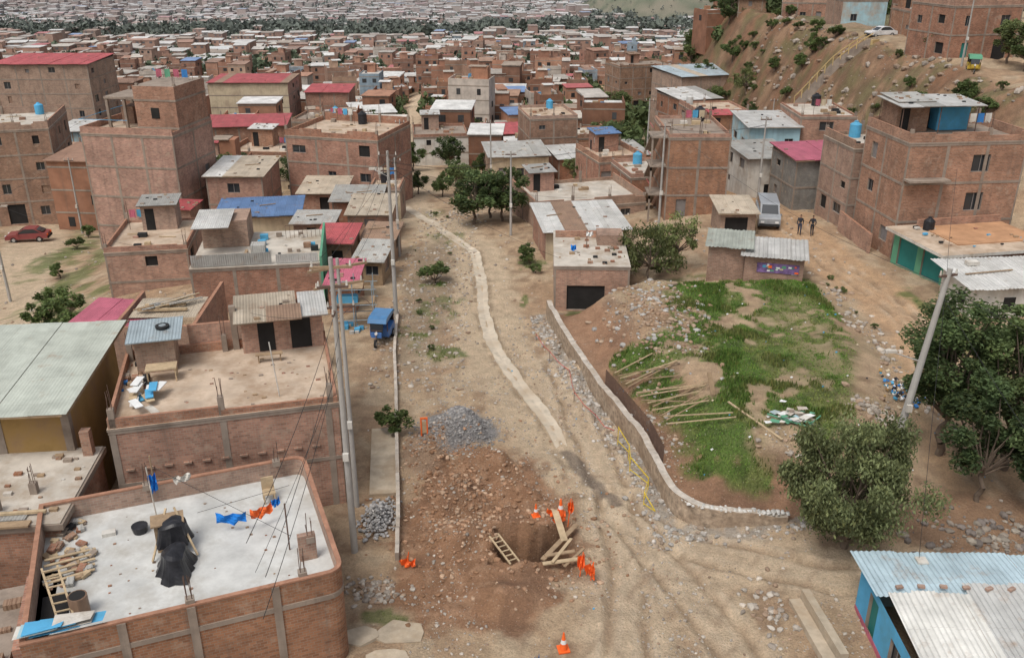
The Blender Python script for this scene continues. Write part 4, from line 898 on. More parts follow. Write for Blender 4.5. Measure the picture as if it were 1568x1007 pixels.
P['laundry_pole'].cyl((4.3,8.1,4.0),(4.3,8.1,5.6),.03,.03,WOOD,5);P['laundry_pole'].cyl((8.9,3.0,3.3),(8.9,3.0,5.4),.03,.03,STEEL,5)
def garment(M,x,y,z,w,h,mat,ang,sd):
    n=7;dx,dy=math.cos(ang),math.sin(ang)
    for i in range(n):
        for j in range(4):
            def q(a,b):
                u=a/n-.5;v=b/4;return (x+dx*w*u+.06*math.sin(a*2+b)*(-dy),y+dy*w*u+.09*math.sin(a*1.7+b+sd)*dx,z-h*v*(1-.25*abs(math.sin(a*1.3+sd)))-.10*math.cos(u*3))
            M.face([q(i,j),q(i+1,j),q(i+1,j+1),q(i,j+1)],mat,[(0,0)]*4)
CLB=mat_plain('blue_fabric',(.02,.20,.62),.8,1.15,6);CLO=mat_plain('orange_fabric',(.80,.16,.04),.8,1.15,6)
garment(P['blue_garment'],7.0,4.9,4.25,1.15,.5,CLB,-.25,1);garment(P['orange_garment'],8.15,4.85,4.3,.9,.5,CLO,.3,2);garment(P['dark_garment'],8.75,5.1,4.4,.35,.4,CLB,.4,3)
P['rope'].cyl((5.8,5.2,4.35),(9.4,5.6,4.5),.01,.01,WIRE,4)
P['wooden_chair'].box(8.4,8.9,6.4,6.9,3.7,3.76,WOODL);P['wooden_chair'].box(8.4,8.9,6.86,6.92,3.76,4.3,WOODL)
for x,y in((8.43,6.43),(8.84,6.43),(8.43,6.84),(8.84,6.84)):P['wooden_chair'].box(x-.03,x+.03,y-.03,y+.03,3.3,3.7,WOODL)
P['flag_pole'].cyl((4.3,6.2,3.3),(4.2,6.5,6.0),.03,.025,WHITEP,6);garment(P['flag'],4.35,6.5,5.7,.3,.9,CLB,.2,4);garment(P['flag_2'],5.4,7.4,4.9,.7,.35,WHITEP,.2,5)
for i in range(40):
    x=rg.uniform(2.2,9);y=rg.uniform(.6,7.6);s=rg.uniform(.02,.08);P['debris'].box(x,x+s*1.6,y,y+s,3.3,3.3+s*.6,rg.choice([BRICK,CONC,WOOD,BRICK2]))
P.done()
P=Parts('lean_to_shed',(-22,22.5,0),None,(1,.35));P['walls'].box(-4,5.2,-6,3.2,-.5,2.6,BRICK2);P['roof'].box(-4.2,5.3,-6.2,3.3,2.6,2.75,CONC);P['brick_step'].box(5.5,6.6,-1,3,-.5,3.3,BRICK)
for i in range(12):
    x=rg.uniform(1,5);y=rg.uniform(-1,3);s=rg.uniform(.1,.4);P['roof_clutter'].box(x,x+s*2,y,y+s,2.75,2.75+s*.6,rg.choice([WOOD,BRICK,SH['rust'],CONC]))
P.done()
# ---- blue house bottom right
P=Parts('blue_house',(13.3,22.3,0),None,(1,-.02))
wall(P['walls'],P['windows'],(0,6.2),(0,0),-.5,2.75,[(3.3,4.2,1.2,2.2),(1.1,1.95,.5,2.4,TEAL)],SKYB,(1,0));wall(P['walls'],P['windows'],(0,0),(8,0),-.5,2.7,[],SKYB,(0,1));wall(P['walls'],P['windows'],(0,6.2),(8,6.2),-.5,2.75,[],LBLUE,(0,-1))
P['pink_band'].box(-.02,-.002,0,6.2,-.5,.9,SH['pink'])
def corr(M,x0,x1,y0,y1,z0,z1,mat,pitch=.2,amp=.025):
    pw=.85;k=0;x=x0;rr=random.Random(int(x0*10+y0*7))
    while x<x1-.01:
        e=min(x+pw,x1);n=max(2,int((e-x)/pitch*4));dz=rr.uniform(0,.03)+.012*(k%2);dy=rr.uniform(-.12,.1)
        for i in range(n):
            a=x+(e-x)*i/n;b=x+(e-x)*(i+1)/n;za=amp*math.sin(i*math.pi/2)+dz;zb_=amp*math.sin((i+1)*math.pi/2)+dz
            M.face([(a,y0+dy,z0+za),(b,y0+dy,z0+zb_),(b,y1+dy,z1+zb_),(a,y1+dy,z1+za)],mat,[(a,y0),(b,y0),(b,y1),(a,y1)])
        x=e;k+=1
NW={k:mat_sheet(k+'_near',c,r_,.5,0.0,.5) for k,c,r_ in (('zinc',(.42,.53,.58),.5),('white',(.60,.59,.55),.5),('grey',(.48,.48,.46),.55))}
corr(P['roof'],-.3,8,3.9,6.8,3.1,2.9,NW['zinc']);corr(P['roof'],.15,3.0,-1.5,4.15,2.78,3.18,NW['white']);corr(P['roof'],3.0,8,-1.5,4.6,2.84,3.2,NW['grey'])
P['ridge_clutter'].box(2,2.4,6,6.4,2.98,3.05,WHITEP);P['ridge_clutter'].beam((4,2,3.2),(6.5,2.3,3.25),.12,.06,WOOD)
for i in range(9):P['ridge_clutter'].beam((.5+i*.8,4.3+.1*math.sin(i),3.27),(.75+i*.8,4.35,3.27),.14,.09,BRICK2)
P.done()
mb=MB().frame((11.5,29.2,hz(11.5,29)),rad(-84));mb.box(0,3.6,0,.32,-.3,.5,SW);mb.box(.1,3.4,-.5,-.02,-.3,.12,SW);mb.obj('concrete_beam_kerb')
# ---- garage M14, M15 and shack M16
P=Parts('garage_house',(30.6,60.2,0),None,(1,.2))
wall(P['walls'],P['doors'],(-.6,6),(0,0),1,4.4,[(.6,2.6,1.95,4.0,TEAL),(3.2,5.2,1.95,4.0,TEAL)],GREENP,(1,0));wall(P['walls'],P['doors'],(0,0),(8,0),1,4.4,[],BRICK,(0,1));P['walls'].box(-.5,8,5.8,6,1,4.4,BRICK)
P['roof_slab'].box(-1.2,8,-.6,6.4,4.4,4.62,WHITEP,SLABP);P['earth_terrace'].box(1.2,8,1.2,5.6,4.621,4.7,DIRTROOF);P['parapet'].box(1,8,5.7,5.9,4.62,5.2,BRICK,CAP)
tank(P,1.4,5.0,4.62,BLACKT,.4,.7)
for i in range(22):
    x=rg.uniform(-.5,7);y=rg.uniform(0,5.3);s=rg.uniform(.06,.25);P['clutter'].box(x,x+s*1.6,y,y+s,4.7,4.7+s*.6,rg.choice([BRICK,BRICK2,WOOD,WHITEP,SKYB,RUB]))
P.done()
P=Parts('sheet_roof_house',(29.4,54.3,0),None,(1,.1));P['walls'].box(.3,9,.2,4.2,1,4.0,WHITEP);P['walls'].box(.25,9,.16,.2,1,2.0,BRICK2);P['window'].box(.26,.3,1.2,2,2.6,3.4,DARK);P['window'].box(2.3,3.1,.17,.2,2.4,3.4,DARK)
corr(P['roof'],-.4,9,-.3,4.8,4.15,4.5,SH['white'],.25);P['roof_clutter'].box(1.5,2.3,3.4,3.9,4.45,4.7,WHITEP);P['roof_clutter'].beam((.5,2,4.42),(4,2.4,4.45),.1,.06,WOOD);P.done()
P=Parts('brick_shack',(14.2,62.9,0),None,(6.6,-1.7))
P['walls'].box(0,2.6,.2,3.4,1,4.1,BRICK2);P['walls'].box(2.62,6.7,-.3,2.6,1,3.75,BRICK2)
corr(P['roof'],-.25,3.2,-.2,3.9,4.2,4.35,SH['green'],.25);corr(P['roof'],2.3,7.0,-.7,3.1,3.85,4.2,SH['white'],.25);P['window'].box(5.9,6.3,-.33,-.3,2.6,3.2,WHITE);P.done()
BAN=mat_plain('poster_print',(.16,.10,.22),.3,1.8,2.2,rough=.6)
P=Parts('poster_banner',(14.2,62.9,0),None,(6.6,-1.7));P['panel'].box(3.5,6.4,-.36,-.32,2.65,3.35,BAN)
for i in range(16):
    a=random.Random(i);x=3.6+a.random()*2.6;z=2.7+a.random()*.45;P['printed_shapes'].box(x,x+.12+.2*a.random(),-.364-.001*i,-.361,z,z+.1+.1*a.random(),a.choice([WHITE,ORANGE,SKYB,CREAM,GREENP]))
P.done()
house('small_brick_house',17.4,73.5,20.3,73.5,3.6,1.5,3.5,roof='sheet',rcol='tan',cols=False,seed=71).done()
mb=MB().frame((28.2,68.5,0),rad(92));mb.box(0,6.5,0,.2,1,3.3,BRICK,CAP);mb.obj('brick_boundary_wall')
P=house('brick_garage_house',3.0,60.9,8.3,60.7,8.2,0,3.4,seed=72,ph=.12,extras=False,finish=SLAB,front=[(.9,3.6,.05,1.9,DARK)],win=0,side=.3)
P['parapet'].box(.1,5.2,6.5,6.7,3.4,3.9,BRICK);P['roof_room'].box(3.2,5.1,4.6,6.4,3.4,4.2,BRICK2);P['flag_pole'].cyl((2.4,4,3.3),(2.4,4,4.8),.03,.03,STEEL,5);garment(P['flag'],2.6,4,4.7,.5,.4,WHITE,.2,6);garment(P['blue_cloth'],1.4,3,4.0,.4,.5,CLB,.2,7)
for i in range(26):
    x=rg.uniform(.2,4.8);y=rg.uniform(.3,6);s=rg.uniform(.06,.28);P['clutter'].box(x,x+s*1.6,y,y+s,3.4,3.4+s*.6,rg.choice([BRICK,BRICK2,WOOD,WHITEP,CONC,RUB]))
P.done()
# staircase climbing diagonally across the hillside
STM=mat_plain('stair_ochre',(.56,.41,.20),.75,1.15,2)
SA=math.atan2(-9.2,6.6);P=Parts('hillside_staircase',(41.2,135.5,0),SA);cth,sth=math.cos(SA),math.sin(SA);zs_=[]
nst=40
for i in range(nst):
    x=i*.283;zz=max(hz(41.2+(x+dx)*cth-yy*sth,135.5+(x+dx)*sth+yy*cth) for dx in(0,.3) for yy in(0,.7))+.35
    if zs_ and zz<zs_[-1]+.06: zz=zs_[-1]+.06
    if zs_ and zz>zs_[-1]+.32: zz=zs_[-1]+.32
    zs_.append(zz);P['steps'].box(x,x+.3,0,1.5,zz-1.6,zz,STM)
for yy in(-.05,1.55):
    for i in range(0,36,4):
        P['balustrade'].beam((i*.283,yy,zs_[i]+.95),((i+4)*.283,yy,zs_[min(i+4,nst-1)]+.95),.14,.14,STM);P['balustrade'].cyl((i*.283,yy,zs_[i]-.3),(i*.283,yy,zs_[i]+.95),.08,.08,STM,5)
    for i in range(0,nst-1):
        P['side_panel'].face([(i*.283,yy,zs_[i]-2.5),(i*.283+.283,yy,zs_[i+1]-2.5),(i*.283+.283,yy,zs_[i+1]+.15),(i*.283,yy,zs_[i]+.15)],CONC)
P.done()
# metal scaffold beside the road
P=Parts('metal_scaffold',(-12.0,57.0,-.1),rad(5))
for x in(0,1.3,2.6):
    for y in(0,1.6):P['posts'].cyl((x,y,0),(x,y,3.4+.3*(x>1)),.035,.035,SH['zinc'],5)
for z in(.9,2.0,3.1):
    for y in(0,1.6):P['rails'].cyl((-.2,y,z),(2.9,y,z),.03,.03,SH['zinc'],5)
    for x in(0,1.3,2.6):P['rails'].cyl((x,-.2,z),(x,1.8,z),.03,.03,SH['zinc'],5)
P['braces'].cyl((0,0,.9),(1.3,0,2.0),.025,.025,STEEL,5);P['braces'].cyl((1.3,0,3.1),(2.6,0,2.0),.025,.025,STEEL,5)
P['boards'].box(-.1,2.7,.1,1.5,2.03,2.08,WOOD);P['boards'].box(.2,1.6,.2,.9,2.08,2.5,SKYB);P['boards'].box(-.1,2.0,.1,1.2,3.13,3.17,WOOD)
for i in range(18):
    x=rg.uniform(-.4,2.6);y=rg.uniform(-.5,1.6);s=rg.uniform(.12,.4);P['stored_goods'].box(x,x+s,y,y+s,0,s,rg.choice([WOOD,RUB,SKYB,SH['grey'],WHITEP]))
P.done()
# ------------------------------------------------------------------ town fill (joined masses)
tm,nt,b=newmat('town_wall');at=N(nt,'ShaderNodeAttribute',attribute_name='Col');o=vary(nt,at.outputs['Color'],.5,.70,1.22,geo(nt),5);o=streak(nt,o,geo(nt),.3);L(nt,o,b.inputs['Base Color'])
tf,nt,b=newmat('far_town_wall');at=N(nt,'ShaderNodeAttribute',attribute_name='Col');o=vary(nt,at.outputs['Color'],.2,.8,1.15,geo(nt),3);L(nt,o,b.inputs['Base Color'])
CUBE=np.array([(0,0,0),(1,0,0),(1,1,0),(0,1,0),(0,0,1),(1,0,1),(1,1,1),(0,1,1)],float)
CF=np.array([(0,1,5,4),(1,2,6,5),(2,3,7,6),(3,0,4,7),(4,5,6,7)])
class Town:
    def __init__(s):s.V=[];s.F=[];s.C=[];s.n=0
    def box(s,cx,cy,w,d,a,z0,z1,col,x0=0,y0=0,tilt=0):
        p=CUBE*np.array([w,d,1])-np.array([w/2,d/2,0])+np.array([x0,y0,0]);ca,sa=math.cos(a),math.sin(a)
        z=np.where(CUBE[:,2]>0,z1+tilt*(CUBE[:,1]),z0)
        s.V.append(np.stack([cx+p[:,0]*ca-p[:,1]*sa,cy+p[:,0]*sa+p[:,1]*ca,z],1));s.F.append(CF+s.n);s.C.append(np.tile(col,(8,1)));s.n+=8
    def obj(s,name,mat=None): link(name,meshnp(name,np.concatenate(s.V),np.concatenate(s.F),[mat or tm],col=np.concatenate(s.C)))
RCOL=[(.42,.38,.33),(.50,.46,.41),(.34,.27,.21),(.62,.61,.58),(.36,.22,.15),(.38,.20,.13),(.44,.12,.12),(.17,.26,.44),(.54,.49,.42),(.28,.17,.12),(.68,.66,.63)]
RP=np.array([16,16,10,16,8,8,3,2,10,6,9],float);RP/=RP.sum()
WCOL=[(.37,.18,.11),(.29,.145,.09),(.40,.21,.13),(.33,.195,.13),(.53,.46,.39),(.42,.27,.18),(.28,.36,.42)]
WP=np.array([28,26,20,14,7,6,2],float);WP/=WP.sum()
def haze_tint(c,y):  # aerial haze painted into the colour: blends to pale grey with growing y
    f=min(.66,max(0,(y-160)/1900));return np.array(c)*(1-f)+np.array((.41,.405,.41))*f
rng=np.random.default_rng(12)
def free(x,y,r):
    for ox,oy,orr in OCC:
        if (x-ox)**2+(y-oy)**2<(r+orr)**2:return False
    return True
def minstreet(x,y):
    a=np.array([x]);b=np.array([y]);return min(float(dpl(a,b,P)[0]) for P in (RST,MST,LST))
bands=[('town_houses_near',112,240,8.2,.9),('town_houses_middle',240,520,8.6,.86),('town_houses_far',520,1000,12,.74),('town_houses_distant',1000,2500,17,.86)]
for name,y0,y1,st,dens in bands:
    T=Town();y=y0;row=0
    while y<y1:
        half=y*.68+20;x=-half+rng.uniform(0,st)
        while x<half:
            xx=x+rng.normal(0,.8)+ (y*.15);yy=y+rng.normal(0,1.4)+x*.06+6*math.sin(x*.03)
            w=rng.uniform(.5,.98)*st;d=rng.uniform(.6,1.0)*st;x+=w+rng.choice([.2,.5,1.5,5],p=[.5,.28,.14,.08])*(st/9)
            if rng.random()>dens:continue
            if y<1100 and fbm(np.array([xx]),np.array([yy]),70,90)[0]>.68:continue
            if y>820 and y<1100 and rng.random()<.5:continue
            if y<430:
                xa=float(np.interp(yy,[80,130,200,400],[40,36,30,60]))
                if xx>xa-3 and (yy<170 or rng.random()<.5):continue
            if math.exp(-((xx-190)/85)**2-((yy-1300)/200)**2)>.2:continue
            if y<420 and minstreet(xx,yy)<st*.55+1:continue
            if y<260 and not free(xx,yy,min(w,d)*.45):continue
            if yy<125 and -13<xx<22:continue
            z=hz(xx,yy)
            nf=rng.choice([1,2,3,4],p=[.40,.36,.18,.06]);hh=nf*2.6+rng.uniform(0,.7);a=rng.choice([-.12,0,.1,.25])+rng.normal(0,.05)
            if y>1000:hh=hh*1.15
            wc=haze_tint(WCOL[rng.choice(7,p=WP)],yy)*rng.uniform(.7,1.15);rc=haze_tint(RCOL[rng.choice(11,p=RP)],yy)*rng.uniform(.85,1.1)
            T.box(xx,yy,w,d,a,z-3,z+hh,wc)
            if rng.random()<.45 or y>520: T.box(xx,yy,w+.5,d+.5,a,z+hh,z+hh+.12,rc,tilt=rng.uniform(0,.5))
            else:
                T.box(xx,yy,w-.4,d-.4,a,z+hh+.01,z+hh+.05,rc)
                ph_=rng.uniform(.3,1.0);T.box(xx,yy,w,.15,a,z+hh,z+hh+ph_,wc,0,-d/2+.08);T.box(xx,yy,.15,d-.4,a,z+hh,z+hh+ph_,wc,-w/2+.08,0);T.box(xx,yy,.15,d-.4,a,z+hh,z+hh+ph_,wc,w/2-.08,0)
                if rng.random()<.5:
                    T.box(xx,yy,w*.4,d*.35,a,z+hh,z+hh+2.3,haze_tint(WCOL[rng.choice(7,p=WP)],yy),rng.uniform(-.2,.2)*w,d*.25)
                    T.box(xx,yy,w*.45,d*.42,a,z+hh+2.3,z+hh+2.4,haze_tint(RCOL[rng.choice(11,p=RP)],yy),rng.uniform(-.2,.2)*w,d*.25)
                if y<300:
                    for cx in(-w/2+.2,0,w/2-.2):
                        if rng.random()<.7:T.box(xx,yy,.22,.22,a,z+hh,z+hh+rng.uniform(.8,1.8),(.30,.25,.2),cx,-d/2+.15)
                    for _ in range(3):
                        s=rng.uniform(.3,1.1);T.box(xx,yy,s,s*.8,a,z+hh+.02,z+hh+.05+s*.7,haze_tint([(.5,.5,.48),(.05,.05,.06),(.1,.3,.5),(.35,.18,.1),(.3,.22,.14)][rng.integers(0,5)],yy),rng.uniform(-.35,.35)*w,rng.uniform(-.3,.35)*d)
            if rng.random()<.35 and y<1000:T.box(xx,yy,w*.55,3,a,z-3,z+2.4,haze_tint(WCOL[rng.choice(7,p=WP)],yy),rng.uniform(-.2,.2)*w,-d/2-1.4);T.box(xx,yy,w*.6,3.4,a,z+2.4,z+2.5,haze_tint(RCOL[rng.choice(11,p=RP)],yy),rng.uniform(-.2,.2)*w,-d/2-1.5,.3)
            if y<520:
                for f in range(nf):
                    T.box(xx,yy,w+.06,.1,a,z+f*2.6+2.42,z+f*2.6+2.6,haze_tint((.30,.25,.2),yy),0,-d/2+.02)
                    k=max(1,int(w/2.6))
                    for q in range(k):
                        if rng.random()<.65:
                            gz=z+f*2.6+(.9 if f or rng.random()<.5 else .05);T.box(xx,yy,rng.uniform(.6,1.3),.06,a,gz,z+f*2.6+2.0,rng.choice([.03,.05,.07])*np.ones(3),-w/2+(q+.5)*w/k,-d/2-.01)
                    if rng.random()<.6:T.box(xx,yy,.06,1.1,a,z+f*2.6+.9,z+f*2.6+2.0,(.04,.04,.04),(-w/2-.01) if xx>0 else (w/2+.01),0)
            elif y<1000 and rng.random()<.7:
                T.box(xx,yy,w*.2,.1,a,z+hh-1.8,z+hh-.7,haze_tint((.06,.05,.05),yy),-w*.25,-d/2-.01);T.box(xx,yy,w*.2,.1,a,z+hh-1.8,z+hh-.7,haze_tint((.06,.05,.05),yy),w*.25,-d/2-.01)
        y+=st*rng.uniform(.95,1.15);row+=1
        if row%3==0:y+=st*.5
    T.obj(name,tf if y0>=520 else tm)
T=Town()
for x,y,w,d in [(-230,560,45,18),(-190,600,30,16),(-255,640,30,14),(-38,700,26,16),(60,520,20,10),(-300,900,60,25),(-150,480,12,8),(-400,1250,90,35),(100,1700,110,35),(-120,1500,60,30)]:
    z=hz(x,y);T.box(x,y,w,d,.05,z-3,z+6,haze_tint((.5,.48,.45),y));T.box(x,y,w+1,d+1,.05,z+6,z+6.3,(.60,.61,.60))
T.obj('warehouse_buildings')
def massmesh(name,xy,size,col,nf=34):
    n=len(xy);z=HT(xy[:,0],xy[:,1],True)
    d=rng.normal(size=(n,nf,3));d/=np.linalg.norm(d,axis=2)[...,None];q=rng.random((n,nf,1))**.4
    c=d*q*size[:,None,None]*np.array([.5,.5,.55]);c+=np.stack([xy[:,0],xy[:,1],z+size*.55],1)[:,None,:]
    t=rng.normal(size=(n,nf,3));t/=np.linalg.norm(t,axis=2)[...,None];u=np.cross(t,rng.normal(size=(n,nf,3)));u/=np.linalg.norm(u,axis=2)[...,None]
    s=size[:,None,None]*rng.uniform(.08,.2,(n,nf,1))*(1 if nf>60 else 1.2)
    V=np.stack([c-t*s,c+u*s*.7,c+t*s,c-u*s*.7],2).reshape(-1,3)
    fy=np.clip((xy[:,1]-160)/2200,0,.5)[:,None];base=np.array(col)[None]*rng.uniform(.7,1.3,(n,1));base=base*(1-fy)+np.array((.27,.285,.29))*fy  # trees too: aerial haze mixed into leaf colour with growing y
    cc=np.repeat(base,nf,0)*rng.uniform(.75,1.25,(n*nf,1));cc=np.repeat(cc,4,0)
    link(name,meshnp(name,V,np.arange(n*nf*4).reshape(-1,4),[FLEAF],col=cc))
def cloud(n,y0,y1,p=1.0,nt_=.5,sc=60,sd=91):
    y=y0+(y1-y0)*rng.random(n)**p;x=rng.uniform(-1,1,n)*(y*.66+15)
    k=(fbm(x,y,sc,sd)>nt_)&(np.exp(-((x-190)/85)**2-((y-1300)/200)**2)<.2);return np.stack([x[k],y[k]],1)
a=cloud(2000,120,420,1,.42,25);a=a[(a[:,1]>150)|(abs(a[:,0])>14)];k=np.array([minstreet(*q)>3 for q in a]);a=a[k]
k=np.array([free(q[0],q[1],.5) for q in a])&~((a[:,0]>35)&(a[:,1]<170));a=a[k]
massmesh('town_trees_near',a,rng.uniform(2.5,5.5,len(a)),(.075,.10,.038),110)
a=cloud(2900,400,860,1,.45,60);massmesh('town_trees_middle',a,rng.uniform(4,8,len(a)),(.062,.088,.038),45)
a=np.concatenate([cloud(4200,860,1130,1,.38,80),cloud(2200,1130,2500,1,.5,130)]);massmesh('distant_tree_mass',a,rng.uniform(8,14,len(a)),(.05,.068,.034),24)
n_=420;a=np.stack([190+rng.normal(0,70,n_),1280+rng.normal(0,120,n_)],1);massmesh('hill_scrub',a,rng.uniform(2,6,n_),(.07,.085,.045),14)
# ------------------------------------------------------------------ poles, wires
def upole(name,x,y,h_,arms=(),lean=(0,0),lamp=None,r=.16):
    z=hz(x,y);P=Parts(name,(x,y,z),0.0);P['shaft'].cyl((0,0,-.4),(lean[0],lean[1],h_),r,r*.55,POLEM,12)
    for hz_,L_,a in arms:
        dx,dy=math.cos(a),math.sin(a);px,py=lean[0]*hz_/h_,lean[1]*hz_/h_
        P['crossarm'].beam((px-dx*L_/2,py-dy*L_/2,hz_),(px+dx*L_/2,py+dy*L_/2,hz_),.1,.1,STEEL if L_<1.5 else WOOD)
        for t in(-.45,0,.45):P['insulators'].cyl((px+dx*L_*t,py+dy*L_*t,hz_+.05),(px+dx*L_*t,py+dy*L_*t,hz_+.25),.05,.03,WHITEP,6)
    if lamp:
        a,hl=lamp;ox,oy=lean[0]*hl/h_,lean[1]*hl/h_;ax,ay=ox+math.cos(a)*1.3,oy+math.sin(a)*1.3
        P['lamp_arm'].cyl((ox,oy,hl),(ax,ay,hl+.35),.03,.03,POLEM,6);P['lamp_head'].box(ax-.25,ax+.25,ay-.1,ay+.1,hl+.3,hl+.42,WHITEP)
    lx=lean[0]*.35;P['meter_box'].box(lx-.12,lx+.12,-.28,-.14,h_*.35,h_*.35+.35,WHITEP)
    P.done();return (x,y,z)
upole('utility_pole',-6.9,32.9,13.6,[(13.2,1.6,.1),(12.4,1.2,.1),(11.4,1.0,1.6)])
upole('utility_pole',-7.35,36.4,12.4,[(12.0,2.6,.5),(11.2,2.2,.5),(10.2,1.2,.2)],r=.13)
upole('utility_pole',-8.1,59,11.9,[(11.6,1.2,0),(10.6,1.0,0)],lamp=(2.6,10.2))
upole('utility_pole',-.1,80.6,7.8,[(7.5,1,0)],lamp=(.5,7.5),r=.13)
upole('utility_pole',17.3,36.2,10.2,[(9.9,.9,.3)],lean=(1.2,.2),lamp=(2.9,5.9),r=.2)
upole('utility_pole',-9.6,74,8.5,[(8.2,1,0)],r=.12);upole('utility_pole',-12.2,100,9,[(8.7,1,0)],r=.12);upole('utility_pole',13.0,78,9.5,[(9.2,1,0)],r=.12)
upole('utility_pole',-42.5,72,8.5,[(8.2,1,0)],lamp=(0,8),r=.13);upole('utility_pole',-48,98,8.5,[(8.2,1,0)],r=.12);upole('utility_pole',22.9,83,8.5,[(8.2,1,0)],r=.12);upole('utility_pole',-2.5,107,8.5,[(8.2,1,0)],r=.12)
upole('utility_pole',-19,122,9,[(8.7,1,0)],r=.12);upole('utility_pole',17.5,118,9,[(8.7,1,0)],r=.12);upole('utility_pole',49.8,104.5,8,[(7.7,1,0)],r=.12);upole('utility_pole',35,124,9,[(8.7,1,0)],r=.12)
mb=MB()
def wire(a,b,sag,r=.010,n=12):
    a=Vector(a);b=Vector(b);p=a
    for i in range(1,n+1):
        t=i/n;q=a.lerp(b,t)-Vector((0,0,sag*4*t*(1-t)));mb.cyl(p,q,r,r,WIRE,4,False);p=q
for o_ in(-.6,0,.6):
    wire((-6.9+o_,32.9,13.4),(-7.35+o_,36.4,12.1),.1);wire((-7.35+o_,36.4,12.1),(-8.1+o_*.8,59,11.8),.8);wire((-8.1+o_*.8,59,11.8),(-9.6+o_*.6,74,7.9),.5)
wire((-6.9,32.9,11.4),(-6.35,18,11.6),.4);wire((-6.8,32.9,10.5),(-6.0,18,10.6),.4);wire((-6.9,32.9,9.5),(-6.2,18,9.3),.4)
for o_ in(0,.35): wire((-9.6+o_,74,7.5),(-12.2+o_,100,5.2),.5);wire((-.1+o_,80.6,6.5),(13+o_,78,9.4),.5);wire((13+o_,78,9.6),(22.9+o_,83,9),.4);wire((-.1+o_,80.6,6.5),(-8.1+o_,59,11.2),.6)
wire((18.5,36.4,11.0),(30.6,62,10),.7);wire((18.5,36.4,11.2),(13,78,10.4),1.2);wire((18.5,36.4,11.1),(33,10,9),.8);wire((18.5,36.4,10.8),(15.5,28.4,2.9),.2);wire((18.5,36.4,10.6),(15,12,10),.6)
wire((22.9,83,9),(24.8,112,3.6),.5);wire((-42.5,72,5),(-48,98,3),.5);wire((-42.5,72,5),(-22,60,4.4),.6);wire((-8.1,59,10.6),(-13.7,61.6,3.6),.2);wire((-8.1,59,11),(3.2,60.9,4),.5);wire((-8.1,59,11),(7,83,2.2),.6)
wire((-7.3,36.4,10),(-13,42,7.6),.3);wire((-6.9,32.9,9),(-9,26,4.4),.2)
mb.obj('power_lines')
# ------------------------------------------------------------------ construction site objects
def cone(x,y,s=1.0,rz=0):
    P=Parts('traffic_cone',(x,y,hz(x,y)+.02),rz);M=P['base'];M.box(-.2*s,.2*s,-.2*s,.2*s,0,.05*s,ORANGE)
    P['body'].cyl((0,0,.05*s),(0,0,.3*s),.15*s,.105*s,ORANGE,14);P['band'].cyl((0,0,.3*s),(0,0,.45*s),.106*s,.073*s,WHITE,14);P['tip'].cyl((0,0,.45*s),(0,0,.75*s),.073*s,.025*s,ORANGE,14);P.done()
cone(2.25,35.4,1.15);cone(1.1,35.3,.9,.3);cone(1.95,27.0,1.1,.2)
def flagpost(x,y,rz,h1,cl):
    P=Parts('orange_safety_flag',(x,y,hz(x,y)),rz);P['post'].cyl((0,0,-.1),(.12,0,h1),.025,.025,ORANGE,5)
    for i,(a,b,c,w,h_) in enumerate(cl):garment(P['mesh_%d'%i],a,b,c,w,h_,ORANGE,.3+i*.7,3+i)
    P.done()
flagpost(2.55,34.7,.2,1.4,[(.1,0,1.3,.3,.7),(-.35,-.1,.65,.7,.5)])
flagpost(2.85,31.2,-.2,1.25,[(.05,0,1.15,.3,.8),(.35,.1,.7,.4,.6),(.6,-.1,.5,.4,.4)])
flagpost(3.3,31.0,.5,.9,[(0,0,.8,.35,.5)])
flagpost(2.0,34.9,-.6,.7,[(-.1,0,.6,.6,.4),(.3,-.2,.45,.6,.3)])
flagpost(-4.5,31.8,-.3,.8,[(.1,0,.45,.6,.4),(-.15,.1,.4,.4,.3)])
P=Parts('wooden_ladder',(-1.0,33.4,hz(-1.3,32.6)+.3),rad(-62))
for s_ in(0,.42):P['rail_%d'%(s_>0)].beam((0,s_,.12),(2.0,s_,-.02),.07,.06,WOODL)
for i in range(6):P['rung'].beam((.2+i*.32,0,.12-.022*i),(.2+i*.32,.42,.12-.022*i),.05,.04,WOODL)
P.done()
def planks(name,lst):
    P=Parts(name)
    for i,(a,b,w) in enumerate(lst):P['plank_%d'%i].beam(a,b,w,.05,WOODL if i%2==0 else WOOD)
    P.done()
planks('wooden_planks',[((1.95,34.9,.85),(2.3,33.0,.55),.3),((2.9,34.2,.55),(1.3,31.7,.55),.22),((1.3,31.45,.53),(2.9,31.7,.6),.2),((1.4,31.9,.6),(2.7,32.2,.62),.18),((2.6,33.1,.6),(1.7,31.4,.65),.14),((2.2,31.3,.5),(3.1,32.4,.6),.12)])
TP=[]
for i in range(17):
    r_=random.Random(i+9);a=(5.55+.13*i+r_.uniform(-.15,.15),47.6-.42*i+r_.uniform(-.2,.2));b_=(a[0]+r_.uniform(2.4,3.6),a[1]+r_.uniform(-2.2,.6))
    TP.append(((a[0]+.4,a[1],max(1.4,hz(*a))+.15+.02*i),(b_[0],b_[1],hz(*b_)+.2+r_.uniform(0,.25)),.055))
planks('leaning_timber_poles',TP)
planks('timber_board',[((11.0,41.2,hz(11,41)+.1),(12.9,37.9,hz(12.9,38)+.15),.12),((10.3,42.9,hz(10.3,42.9)+1.1),(10.5,42.3,hz(10.5,42.3)),.25)])
mb=MB()
gw=smoothp(resample(WALL[3:6],.16),2)
for p in gw: mb.cyl((p[0]+.28,p[1]+.05,1.0),(p[0]+.3,p[1]+.05,2.05),.028,.028,STEEL,4,False)
mb.obj('wall_rebar_rods')
mb=MB();
YT=mat_plain('yellow_tape',(.70,.52,.05),.8,1.1,4)
